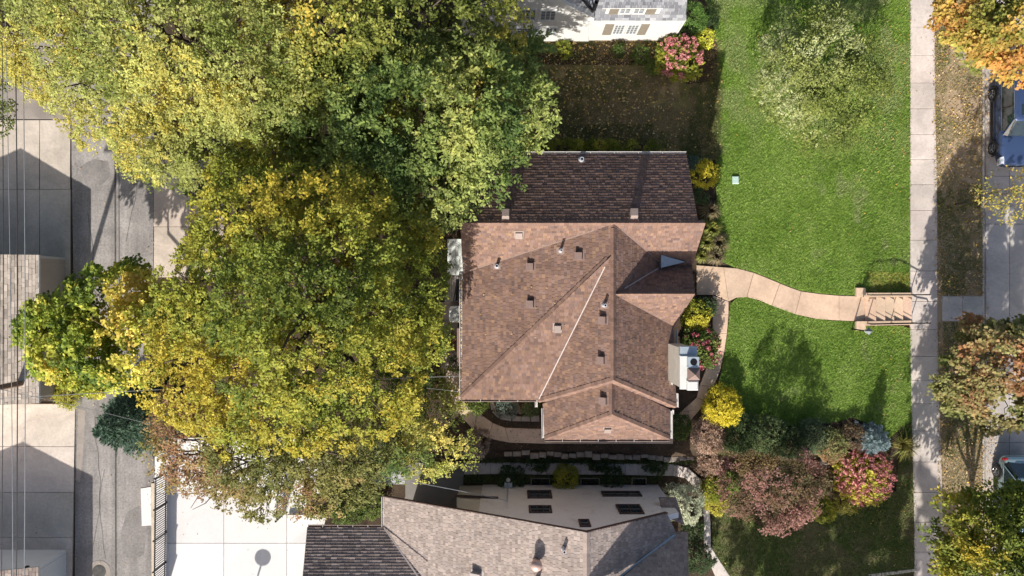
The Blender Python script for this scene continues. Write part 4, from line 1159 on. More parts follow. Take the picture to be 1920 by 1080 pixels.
def foliage_arrays(lobes, seed, spacing=0.5, per=80, crad=0.5, leaf=0.13, aspect=0.5, pal=None, gap=0.35, inner=0.35, twigs=6, upb=0.6, droop=0.25, lo=-0.35, cn=0.45, stray=0.15, bright=1.5):
    r = np.random.default_rng(seed)
    Ls = np.array(lobes, float)
    CC = []; DD = []
    for li, (x, y, z, a, b) in enumerate(Ls):
        area = 4*math.pi*a*a*0.7
        n = max(6, int(area/spacing**2))
        d = nrm(r.normal(size=(n, 3))); d = d[d[:, 2] > lo]
        if len(d) == 0: continue
        rad = 0.78 + 0.3*r.random(len(d))
        m = r.random(len(d)) < inner; rad[m] *= 0.45+0.4*r.random(m.sum())
        p = np.stack([x+d[:, 0]*a*rad, y+d[:, 1]*a*rad, z+d[:, 2]*b*rad], 1)
        keep = np.ones(len(p), bool)
        for lj, (x2, y2, z2, a2, b2) in enumerate(Ls):
            if lj == li: continue
            q = ((p[:, 0]-x2)/a2)**2+((p[:, 1]-y2)/a2)**2+((p[:, 2]-z2)/b2)**2
            keep &= ~((q < 0.5) & (p[:, 2] < z2+b2*0.45))
        g = vn(p[:, 0]*0.75+seed, p[:, 1]*0.75, p[:, 2]*0.75)
        keep &= g > gap
        CC.append(p[keep]); DD.append(d[keep])
    Cn = np.concatenate(CC); D = np.concatenate(DD); nc = len(Cn)
    D = nrm(D*np.array([1, 1, 0.6]) + np.array([0, 0, 0.25]))
    # twigs
    T = r.normal(size=(nc, twigs, 3)); T -= (T*D[:, None]).sum(-1, keepdims=True)*D[:, None]*0.7
    T = nrm(nrm(T) + D[:, None]*0.75)
    n = nc*per
    ci = np.repeat(np.arange(nc), per); ti = r.integers(0, twigs, n)
    tw = T[ci, ti]; cr = (crad*(0.6+0.8*r.random(nc)))[ci]
    s = (0.08+0.92*np.sqrt(r.random(n)))*cr
    pos = Cn[ci] + tw*s[:, None] + r.normal(size=(n, 3))*(crad*stray)
    pos[:, 2] -= droop*s*s/np.maximum(cr, 1e-3)
    sgn = np.where(r.random(n) < 0.5, -1.0, 1.0)[:, None]
    sv = nrm(np.cross(tw, np.array([0, 0, 1.0]) + D[ci]*0.5 + 0.01))
    ax = nrm(tw*0.75 + sv*sgn*0.8 + r.normal(size=(n, 3))*0.28 - np.array([0, 0, 0.12]))
    nn = nrm(np.array([0, 0, 1.0])*upb + D[ci]*0.45 + to_sun_np*0.25 + r.normal(size=(n, 3))*0.34)
    nn = nrm(nn - (nn*ax).sum(-1, keepdims=True)*ax)
    sd_ = np.cross(ax, nn)
    Lf = leaf*(0.6+0.8*r.random(n))[:, None]; Wf = Lf*aspect*0.6
    V = np.stack([pos, pos+ax*Lf*0.5+sd_*Wf+nn*Lf*0.1, pos+ax*Lf, pos+ax*Lf*0.5-sd_*Wf+nn*Lf*0.1], 1)
    pal_ = np.array(pal, float)
    t = vn(Cn[:, 0]*cn+31+seed, Cn[:, 1]*cn, Cn[:, 2]*cn)
    t = np.clip((t-0.5)*1.5+0.5+r.normal(size=nc)*0.15, 0, 1)[ci] + r.normal(size=n)*0.08
    t = np.clip(t, 0, 0.999)*(len(pal_)-1); i0 = t.astype(int); fr = (t-i0)[:, None]
    col = pal_[i0]*(1-fr)+pal_[np.minimum(i0+1, len(pal_)-1)]*fr
    col *= (0.78+0.44*r.random(n))[:, None]*((0.8+0.4*r.random(nc))[ci])[:, None]*bright
    return V, col, Cn

def limb_to(base, tip, r0, r1, rs):
    pts = []; k = 5
    for i in range(k+1):
        t = i/k; p = Vector(base).lerp(Vector(tip), t)
        p += Vector((rs.normal()*0.12, rs.normal()*0.12, 0.5*math.sin(math.pi*t)*0.35))*(1 if 0 < i < k else 0)
        pts.append(p)
    return pts, [r0+(r1-r0)*i/k for i in range(k+1)]

NLEAF = [0]
def tree(name, label, lobes, pal, base=None, trunk=0.25, seed=1, bark='bark', group=None, mat='leaf', cat='tree', twigs_extra=0, **kw):
    rs = np.random.default_rng(seed+99)
    cx = float(np.mean([l[0] for l in lobes])); cy = float(np.mean([l[1] for l in lobes]))
    if base is None: base = (cx, cy)
    bz = float(zg(*base)); b = Vector((base[0], base[1], bz))
    t = thing(name, label, cat, b, group)
    zl = min(l[2] for l in lobes); fork = b+Vector((rs.normal()*0.15, rs.normal()*0.15, max(0.5, (zl-bz)*0.5)))
    MB().tube([b-Vector((0, 0, 0.15)), b+Vector((0, 0, 0.25)), b.lerp(fork, 0.6)+Vector((0.05, 0.03, 0)), fork], [trunk*1.35, trunk*1.05, trunk*0.95, trunk*0.85], 10).build('trunk', bark, t, True)
    for l in lobes:
        tip = Vector((l[0], l[1], l[2]+l[4]*0.2))
        pts, rad = limb_to(fork, tip, trunk*0.5, trunk*0.14, rs)
        mb = MB().tube(pts, rad, 7)
        for k in range(5+twigs_extra):
            a = rs.random()*2*math.pi; e = tip+Vector((math.cos(a)*l[3]*0.75, math.sin(a)*l[3]*0.75, l[4]*(rs.random()-0.1)*0.7))
            s_ = Vector(pts[3+int(rs.random()*2)])
            q, rr = limb_to(s_, e, trunk*0.2, trunk*0.05, rs); mb.tube(q, rr, 5)
        mb.build('limb', bark, t, True)
    V, col, _ = foliage_arrays(lobes, seed, pal=pal, **kw)
    NLEAF[0] += len(V)
    o = quads_mesh('crown', V, col, mat, t, 'stuff')
    return t

def conifer(name, label, px, py, h, r, pal, seed, group=None, layers=14, per=90, leaf=0.12, base_z=None, lean=None):
    rs = np.random.default_rng(seed)
    b = P(px, py, h*0.4); b = Vector((b.x, b.y, float(zg(b.x, b.y))))
    t = thing(name, label, 'conifer', b, group)
    MB().tube([b-Vector((0, 0, 0.1)), b+Vector((0, 0, h*0.97))], [0.04+0.02*h, 0.01], 8).build('trunk', 'bark', t)
    Vs = []; Cs = []
    pal = np.array(pal)
    for i in range(layers):
        f = i/(layers-1); z = b.z+0.15+f*(h-0.25); R = r*(1-f*0.93)**0.85
        nb = max(5, int(4+R*9))
        for k in range(nb):
            a = 2*math.pi*(k+rs.random()*0.8)/nb+i; L_ = R*(0.75+0.4*rs.random())
            d = np.array([math.cos(a), math.sin(a), 0.12-0.2*(1-f)]); d /= np.linalg.norm(d)
            sdv = np.array([-math.sin(a), math.cos(a), 0])
            m = int(per*(0.35+L_/max(r, .1)))
            s = np.sqrt(rs.random(m)); w = (rs.random(m)-0.5)*2*(0.28*L_)*(1.05-s)
            p = np.array([b.x, b.y, z])+d*(s*L_)[:, None]+sdv*w[:, None]; p[:, 2] += rs.normal(size=m)*0.04+0.05
            ax = nrm(d*1.0+sdv*(np.sign(w)*0.7)[:, None]+rs.normal(size=(m, 3))*0.3+np.array([0, 0, 0.25]))
            nn = nrm(np.array([0, 0, 1.0])+rs.normal(size=(m, 3))*0.4); nn = nrm(nn-(nn*ax).sum(-1, keepdims=True)*ax)
            q = np.cross(ax, nn); Lf = leaf*(0.6+0.8*rs.random(m))[:, None]; Wf = Lf*0.13
            Vs.append(np.stack([p, p+ax*Lf*0.5+q*Wf, p+ax*Lf, p+ax*Lf*0.5-q*Wf], 1))
            tt = np.clip(s*0.7+0.3*rs.random(m), 0, 0.999)*(len(pal)-1); i0 = tt.astype(int); fr = (tt-i0)[:, None]
            Cs.append((pal[i0]*(1-fr)+pal[np.minimum(i0+1, len(pal)-1)]*fr)*(0.75+0.5*rs.random(m))[:, None])
    V = np.concatenate(Vs); NLEAF[0] += len(V)
    quads_mesh('crown', V, np.concatenate(Cs), 'needle', t, 'stuff')
    return t

def shrub(label, px, py, r, h, pal, seed, name='shrub', group=None, leaf=0.07, per=34, spacing=0.19, crad=0.2, gap=0.15, n_l=4, z0=None, flat=0.8, base=None, cat='shrub', mat='leaf', aspect=0.5, **kw):
    rs = np.random.default_rng(seed)
    b = G(px, py); m = P(px, py, b.z+h*0.55); b = Vector((m.x, m.y, float(zg(m.x, m.y))))
    R = r*(H-b.z)/F
    t = thing(name, label, cat, b, group)
    lobes = [(b.x, b.y, b.z+h*0.55, R*0.8, h*0.45)]
    for k in range(n_l):
        a = 2*math.pi*(k+rs.random()*0.6)/n_l; rr = R*(0.4+0.2*rs.random())
        lobes.append((b.x+math.cos(a)*(R-rr)*0.95, b.y+math.sin(a)*(R-rr)*0.95, b.z+h*(0.4+0.25*rs.random()), rr, h*0.35))
    mb = MB()
    for l in lobes: 
        pts, rad = limb_to(b-Vector((0, 0, 0.05)), (l[0], l[1], l[2]), 0.03, 0.012, rs); mb.tube(pts, rad, 5)
    mb.build('stems', 'bark', t)
    V, col, Cn = foliage_arrays(lobes, seed, spacing=spacing, per=per, crad=crad, leaf=leaf, pal=pal, gap=gap, inner=0.25, twigs=5, lo=-0.5, aspect=aspect, **kw)
    NLEAF[0] += len(V)
    quads_mesh('foliage', V, col, mat, t, 'stuff')
    return t, Cn, b, R, h

def flower_mesh(pal, seed, size=0.13, n=46, long=1.5):
    rs = np.random.default_rng(seed)
    d = nrm(rs.normal(size=(n, 3))); rad = 0.7+0.3*rs.random(n)
    z = d[:, 2]; p = d*rad[:, None]*size; p[:, 2] *= long
    nn = nrm(d+rs.normal(size=(n, 3))*0.5); ax = nrm(np.cross(nn, rs.normal(size=(n, 3)))); q = np.cross(ax, nn)
    L_ = size*0.62
    V = np.stack([p-ax*L_*0.5, p+q*L_*0.4, p+ax*L_*0.5, p-q*L_*0.4], 1)
    pal = np.array(pal); col = pal[rs.integers(0, len(pal), n)]*(0.8+0.4*rs.random(n))[:, None]
    o = quads_mesh('flower_head', V, col, 'petal'); me = o.data
    bpy.data.objects.remove(o); return me

def hydrangea(label, px, py, r, h, nf, fpal, seed, gpal, group='hydrangeas in bloom', zmin=0.2):
    t, Cn, b, R, hh = shrub(label, px, py, r, h, gpal, seed, 'hydrangea', group, leaf=0.11, per=26, spacing=0.26, crad=0.22, aspect=0.6)
    rs = np.random.default_rng(seed+5)
    mes = [flower_mesh(fpal, seed+k, 0.10) for k in range(3)]
    for k in range(nf):
        a = rs.random()*2*math.pi; q = math.sqrt(rs.random())
        x = b.x+math.cos(a)*R*q; y = b.y+math.sin(a)*R*q
        z = b.z+h*(0.55+0.5*math.sqrt(max(0, 1-q*q*0.95)))
        o = link(bpy.data.objects.new('flower_head', mes[k % 3])); s_ = 0.8+0.5*rs.random()
        out = Vector((math.cos(a)*q, math.sin(a)*q, 0.75)).normalized()
        o.matrix_basis = Matrix.LocRotScale(Vector((x, y, z)), out.to_track_quat('Z', 'Y'), Vector((s_,)*3))
        adopt(o, t)
    return t

def grass_clump(label, px, py, r, h, pal, seed, n=260, group='ornamental grasses by the east gable'):
    rs = np.random.default_rng(seed); b = G(px, py); R = r*(H-b.z)/F
    a = rs.random(n)*2*math.pi; L_ = R*(0.5+0.7*rs.random(n))
    Vs = []
    c = np.array([b.x, b.y, b.z])
    d = np.stack([np.cos(a), np.sin(a), np.zeros(n)], 1); q = np.stack([-np.sin(a), np.cos(a), np.zeros(n)], 1)
    hh = h*(0.5+0.6*rs.random(n)); w = 0.016
    p0 = c+d*(0.08*rs.random(n))[:, None]; p1 = c+d*(L_*0.5)[:, None]; p1[:, 2] += hh; p2 = c+d*L_[:, None]; p2[:, 2] += hh*0.55
    V1 = np.stack([p0-q*w, p0+q*w, p1+q*w, p1-q*w], 1); V2 = np.stack([p1-q*w, p1+q*w, p2+q*w*0.2, p2-q*w*0.2], 1)
    pal = np.array(pal); col = pal[rs.integers(0, len(pal), n)]*(0.75+0.5*rs.random(n))[:, None]
    o = quads_mesh('ornamental_grass', np.concatenate([V1, V2]), np.concatenate([col, col]), 'leaf')
    return tag(o, label, 'grass clump', group)

# ================================================================== TREES
DG = (0.045, 0.075, 0.016); MG = (0.10, 0.14, 0.025); LG = (0.17, 0.20, 0.04); YG = (0.27, 0.27, 0.045); YE = (0.42, 0.34, 0.045); GO = (0.48, 0.30, 0.035); PG = (0.24, 0.28, 0.10)
T = 'tall trees of the back yards'
tree('ash_tree', 'huge pale yellow-green tree filling the upper left corner', [lobe(90, 40, 7, 120), lobe(230, 60, 10, 150), lobe(210, 175, 8.5, 95), lobe(360, 60, 11.5, 150), lobe(330, 210, 9.5, 120), lobe(470, 120, 11, 130), lobe(300, 280, 7.5, 70), lobe(410, 250, 8.5, 100), lobe(500, 20, 11, 120), lobe(40, 60, 6, 80), lobe(110, 130, 6.5, 70), lobe(250, -40, 10, 150), lobe(480, 230, 9, 90)],
     [(0.13, 0.16, 0.035), (0.22, 0.24, 0.07), (0.265, 0.28, 0.085), (0.30, 0.295, 0.08), (0.345, 0.295, 0.06)], seed=11, trunk=0.38, spacing=0.42, per=78, crad=0.48, leaf=0.1, gap=0.2, stray=0.09, group=T, base=(P(330, 120, 4).x, P(330, 120, 4).y), cn=0.7)
tree('ash_tree', 'olive green tree at the top edge left of the white house', [lobe(640, 30, 11, 120), lobe(760, 60, 10.5, 130), lobe(700, 140, 10, 100), lobe(860, 40, 9.5, 105), lobe(600, 140, 9.5, 100), lobe(880, 120, 8.5, 80), lobe(780, -60, 10, 130), lobe(560, 60, 10, 100)],
     [(0.06, 0.08, 0.018), (0.13, 0.15, 0.03), (0.19, 0.205, 0.045), (0.27, 0.25, 0.05), (0.34, 0.26, 0.045)], seed=12, trunk=0.3, spacing=0.48, per=76, crad=0.6, leaf=0.125, gap=0.28, stray=0.08, group=T)
tree('linden_tree', 'dense dark green tree overhanging the northwest corner of the brown roof', [lobe(640, 240, 9, 105), lobe(760, 210, 10.5, 120), lobe(870, 190, 10, 110), lobe(950, 190, 8, 75), lobe(700, 310, 8.5, 90), lobe(800, 310, 8.5, 100), lobe(890, 290, 7.5, 80), lobe(590, 200, 8.5, 75), lobe(960, 130, 7.5, 62), lobe(830, 375, 6.5, 42), lobe(760, 355, 7, 50), lobe(980, 235, 6.8, 40)],
     [(0.045, 0.075, 0.02), (0.085, 0.12, 0.03), (0.13, 0.165, 0.043), (0.175, 0.205, 0.06), (0.225, 0.235, 0.065)], seed=13, trunk=0.3, bright=1.75, spacing=0.48, per=90, crad=0.64, leaf=0.145, aspect=0.42, gap=0.3, twigs=5, group=T, stray=0.08)
tree('locust_tree', 'large golden-green tree in the middle of the back yard', [lobe(485, 430, 10, 120), lobe(600, 470, 11.5, 150), lobe(715, 440, 8, 95), lobe(435, 560, 10, 118), lobe(560, 600, 12, 160), lobe(695, 570, 9.5, 115), lobe(400, 680, 9, 120), lobe(520, 730, 10, 130), lobe(655, 700, 9.5, 125), lobe(768, 520, 6.4, 66), lobe(392, 490, 8.5, 48), lobe(520, 350, 9, 100), lobe(640, 360, 9, 90), lobe(778, 620, 6.2, 58), lobe(345, 615, 8, 58), lobe(470, 360, 9, 72)],
     [(0.075, 0.105, 0.02), (0.13, 0.16, 0.026), (0.19, 0.205, 0.03), (0.26, 0.24, 0.035), (0.35, 0.285, 0.04)], seed=14, trunk=0.4, spacing=0.46, per=88, crad=0.54, leaf=0.11, gap=0.27, group=T, cn=0.3, stray=0.08)
tree('elm_tree', 'green tree with drooping boughs southwest of the brown roof', [lobe(735, 715, 2.8, 66, 1.0), lobe(690, 790, 3.8, 88, 1.2), lobe(795, 765, 1.9, 55, 0.7), lobe(740, 830, 3.5, 60, 1.0), lobe(805, 705, 1.5, 28, 0.6)],
     [(0.05, 0.085, 0.022), (0.10, 0.135, 0.035), (0.16, 0.19, 0.05), (0.26, 0.25, 0.06)], seed=15, trunk=0.22, spacing=0.5, per=66, crad=0.62, leaf=0.13, aspect=0.42, gap=0.28, group=T, droop=0.5, stray=0.08)
tree('hackberry_tree', 'olive and russet tree overhanging the top of the white patio', [lobe(380, 790, 7.5, 85), lobe(480, 830, 7.5, 95), lobe(590, 830, 8, 100), lobe(350, 850, 6.5, 65), lobe(440, 890, 6, 55), lobe(540, 900, 6.2, 65), lobe(640, 890, 6, 65), lobe(330, 800, 6, 40), lobe(590, 930, 5.4, 30), lobe(490, 940, 5.3, 28), lobe(380, 930, 5.3, 30), lobe(680, 850, 6.5, 50)],
     [(0.09, 0.10, 0.028), (0.14, 0.14, 0.04), (0.18, 0.165, 0.05), (0.21, 0.15, 0.06), (0.22, 0.125, 0.075)], seed=16, trunk=0.25, spacing=0.44, per=66, crad=0.5, leaf=0.11, gap=0.3, group=T, inner=0.3, stray=0.1)
tree('maple_tree', 'bright yellow-green maple leaning over the alley and the beige garage', [lobe(210, 570, 6, 68), lobe(130, 600, 5.2, 70), lobe(230, 640, 6.5, 80), lobe(140, 660, 5.5, 70), lobe(75, 620, 4.8, 36), lobe(250, 545, 5.4, 45), lobe(190, 690, 5.2, 40)],
     [(0.06, 0.095, 0.018), (0.12, 0.165, 0.025), (0.21, 0.235, 0.03), (0.36, 0.33, 0.06), (0.48, 0.36, 0.09)], seed=17, trunk=0.16, spacing=0.40, per=64, crad=0.42, leaf=0.135, aspect=0.8, gap=0.28, bright=1.75, base=(P(262, 640, 3).x, P(262, 640, 3).y), cn=0.6)
tree('serviceberry_tree', 'small lime yellow tree between the golden tree and the curved garden walk', [lobe(815, 820, 2.9, 60, 1.1), lobe(850, 850, 2.5, 38), lobe(790, 860, 2.7, 38), lobe(840, 795, 2.4, 40)],
     [(0.13, 0.16, 0.035), (0.26, 0.27, 0.06), (0.38, 0.36, 0.10), (0.45, 0.38, 0.10)], seed=18, trunk=0.1, spacing=0.4, per=44, crad=0.4, leaf=0.11, gap=0.33)
tree('birch_tree', 'airy pale green tree on the upper front lawn', [lobe(1540, 95, 3.6, 72, 1.3), lobe(1490, 165, 3.0, 66, 1.0), lobe(1590, 170, 3.0, 66, 1.0), lobe(1545, 225, 2.6, 58, 0.9), lobe(1615, 120, 2.8, 42, 0.9), lobe(1475, 105, 2.7, 42, 0.9), lobe(1540, 150, 3.8, 60, 1.0), lobe(1600, 235, 2.2, 36, 0.6)],
     [(0.07, 0.095, 0.02), (0.115, 0.145, 0.032), (0.16, 0.19, 0.045), (0.21, 0.23, 0.075), (0.28, 0.30, 0.15)], seed=19, trunk=0.08, bark='bark', bright=1.5, spacing=0.34, per=50, crad=0.5, leaf=0.1, aspect=0.45, gap=0.33, inner=0.35, stray=0.12, cn=0.8)
B = 'street trees on the boulevard'
tree('street_maple', 'orange-tipped street tree in the upper right corner above the navy car', [lobe(1860, 10, 4.4, 75), lobe(1905, 80, 4.2, 60), lobe(1850, 80, 3.4, 45), lobe(1815, 30, 3.4, 42), lobe(1960, 30, 4.4, 90), lobe(1880, 50, 5, 70)],
     [(0.10, 0.12, 0.025), (0.17, 0.185, 0.04), (0.26, 0.225, 0.05), (0.33, 0.225, 0.055), (0.38, 0.19, 0.06)], seed=21, trunk=0.15, spacing=0.40, per=80, crad=0.46, leaf=0.145, aspect=0.7, gap=0.28, group=B, cn=0.7, base=(24.1, 12.8))
tree('street_maple', 'russet and green street tree right of the sidewalk slabs below the carriage walk', [lobe(1832, 700, 3.8, 62), lobe(1885, 680, 4.6, 75), lobe(1875, 745, 4.0, 55), lobe(1845, 640, 3.6, 42), lobe(1950, 710, 4.6, 80), lobe(1805, 735, 3.2, 38), lobe(1900, 640, 4, 45)],
     [(0.07, 0.085, 0.025), (0.13, 0.14, 0.045), (0.17, 0.17, 0.06), (0.22, 0.18, 0.08), (0.30, 0.15, 0.075)], seed=22, trunk=0.14, spacing=0.40, per=80, crad=0.46, leaf=0.15, aspect=0.7, gap=0.28, group=B, cn=0.7, base=(24.2, -4.4))
tree('street_maple', 'yellow-green street tree in the lower right corner over the aqua car', [lobe(1830, 1000, 4.6, 72), lobe(1890, 980, 5.2, 62), lobe(1890, 1050, 5.8, 80), lobe(1810, 1060, 4.2, 55), lobe(1960, 1010, 5.4, 90), lobe(1850, 1100, 5, 80), lobe(1790, 1110, 4.2, 50)],
     [(0.06, 0.085, 0.018), (0.11, 0.145, 0.025), (0.165, 0.19, 0.03), (0.26, 0.24, 0.04), (0.34, 0.27, 0.03)], seed=23, trunk=0.17, spacing=0.40, per=85, crad=0.46, leaf=0.14, gap=0.25, group=B, base=(24.0, -14.4))
tree('sapling', 'thin sparse sapling between the kerb and the front of the navy car', [lobe(1875, 350, 3.0, 30), lobe(1890, 385, 2.8, 28), lobe(1862, 380, 2.5, 20), lobe(1905, 350, 2.8, 25)],
     [(0.12, 0.13, 0.03), (0.25, 0.22, 0.05), (0.40, 0.30, 0.07)], seed=24, trunk=0.045, spacing=0.42, per=16, crad=0.38, leaf=0.11, gap=0.4, twigs_extra=2)
tree('roadside_tree', 'green leaf edge entering at the left border above the garage driveway', [lobe(-55, 190, 5, 60), lobe(-30, 220, 4, 36), lobe(-120, 280, 6, 80), lobe(-100, 120, 6, 80)],
     [DG, MG, LG, PG], seed=25, base=(-33, 8), trunk=0.2, spacing=0.5, per=46, crad=0.46, leaf=0.12, gap=0.34)
tree('yard_tree', 'tall tree below the picture casting dappled shade on the south lawn', [(12.0, -28.0, 8.5, 3.0, 2.4), (15.0, -29.3, 9, 3.0, 2.5), (13.2, -26.5, 7, 2.2, 1.8), (17.3, -27.4, 7.5, 2.4, 2.0), (10.6, -25.2, 6.5, 1.8, 1.5)],
     [DG, MG, LG], seed=26, trunk=0.2, spacing=0.55, per=90, crad=0.6, leaf=0.22, gap=0.47, aspect=0.7, inner=0.2)
conifer('blue_spruce', 'blue-green conifer at the alley edge under the golden tree', 248, 788, 4.6, 2.1, [(0.02, 0.05, 0.03), (0.045, 0.09, 0.055), (0.10, 0.155, 0.11)], 31, layers=15, per=120, leaf=0.15)
conifer('globe_spruce', 'compact silvery blue spruce beside the red hydrangea near the sidewalk', 1642, 826, 1.9, 0.95, [(0.05, 0.085, 0.085), (0.13, 0.19, 0.20), (0.30, 0.38, 0.40)], 32, layers=13, per=90, leaf=0.09)

# ================================================================== SHRUBS
YS = [(0.20, 0.19, 0.02), (0.40, 0.34, 0.03), (0.56, 0.48, 0.05)]
GS = [(0.04, 0.065, 0.016), (0.08, 0.115, 0.025), (0.13, 0.17, 0.04)]
GY = [(0.10, 0.13, 0.02), (0.22, 0.23, 0.03), (0.38, 0.34, 0.05)]
DK = [(0.03, 0.05, 0.02), (0.055, 0.085, 0.03), (0.09, 0.12, 0.05)]
PK = [(0.16, 0.11, 0.075), (0.28, 0.19, 0.14), (0.42, 0.31, 0.25)]
SV = [(0.13, 0.16, 0.11), (0.24, 0.27, 0.19), (0.38, 0.40, 0.29)]
fp = [(0.66, 0.22, 0.24), (0.74, 0.34, 0.32), (0.58, 0.16, 0.2), (0.76, 0.46, 0.42)]
hydrangea('pink hydrangea in bloom at the corner of the white house', 1275, 108, 42, 1.7, 75, fp, 41, GY)
hydrangea('crimson-headed hydrangea climbing beside the chimney', 1312, 652, 36, 1.5, 34, [(0.50, 0.12, 0.17), (0.58, 0.2, 0.22), (0.40, 0.08, 0.13)], 42, GS)
hydrangea('large rose-red hydrangea in front of the silvery blue spruce', 1618, 890, 54, 1.6, 210, [(0.60, 0.22, 0.23), (0.66, 0.31, 0.29), (0.48, 0.14, 0.17), (0.64, 0.38, 0.33)], 43, GY)
shrub('round bright yellow shrub beside the side walk', 1355, 761, 37, 1.5, YS, 51, spacing=0.17, per=40, leaf=0.06, gap=0.12, cat='shrub')
shrub('yellow shrub at the upper east corner of the brown roof', 1318, 327, 25, 1.2, YS, 52, gap=0.15)
shrub('small blue-green shrub tucked above the yellow shrub by the roof corner', 1301, 306, 15, 0.9, [(0.05, 0.08, 0.06), (0.09, 0.14, 0.11), (0.13, 0.19, 0.15)], 53)
shrub('dark shrub below the yellow shrub at the east gable', 1310, 365, 16, 0.8, DK, 54)
shrub('yellow-green shrub beside the stoop', 1306, 590, 26, 1.3, [(0.12, 0.15, 0.02), (0.28, 0.28, 0.03), (0.48, 0.42, 0.05)], 55)
shrub('dark green shrub squeezed between the stoop shrub and the side walk', 1325, 575, 18, 1.0, DK, 56)
shrub('lime yellow shrub right of the pink hydrangea by the white house', 1321, 72, 17, 1.0, [(0.22, 0.24, 0.03), (0.42, 0.42, 0.05), (0.55, 0.52, 0.08)], 57)
shrub('feathery green shrub at the right corner of the white house', 1297, 34, 30, 1.3, [(0.05, 0.09, 0.02), (0.08, 0.15, 0.03), (0.13, 0.22, 0.05)], 58, leaf=0.09, aspect=0.2)
shrub('small dark shrub in the corner above the lime yellow shrub', 1330, 45, 15, 0.8, DK, 59)
for i, (x, y, r, nm) in enumerate(((1222, 125, 11, 'low green shrub left of the pink hydrangea'), (1200, 100, 13, 'sparse green shrub in the bed under the taupe shutters'), (1160, 95, 11, 'tiny green shrub in the bed below the white house corner board'), (1055, 92, 15, 'olive shrub in the shaded bed left of the white house wall'), (995, 85, 18, 'yellowing shrub under the lower windows of the white house'))):
    shrub(nm, x, y, r, 0.6, GY if i > 2 else GS, 60+i, gap=0.35)
# hedge row along the north gutter
ORD = ['first', 'second', 'third', 'fourth', 'fifth', 'sixth', 'seventh']
HL = [ORD[k]+' hedge plant from the left along the north gutter' for k in range(7)] + [ORD[k]+' hedge plant from the right along the north gutter' for k in range(5, -1, -1)]
for i, x in enumerate(range(985, 1245, 20)):
    shrub(HL[i], x, 277+random.uniform(-2, 2), 13, 0.7, GY, 70+i, 'hedge_plant', 'hedge plants along the north gutter', per=30, gap=0.3)
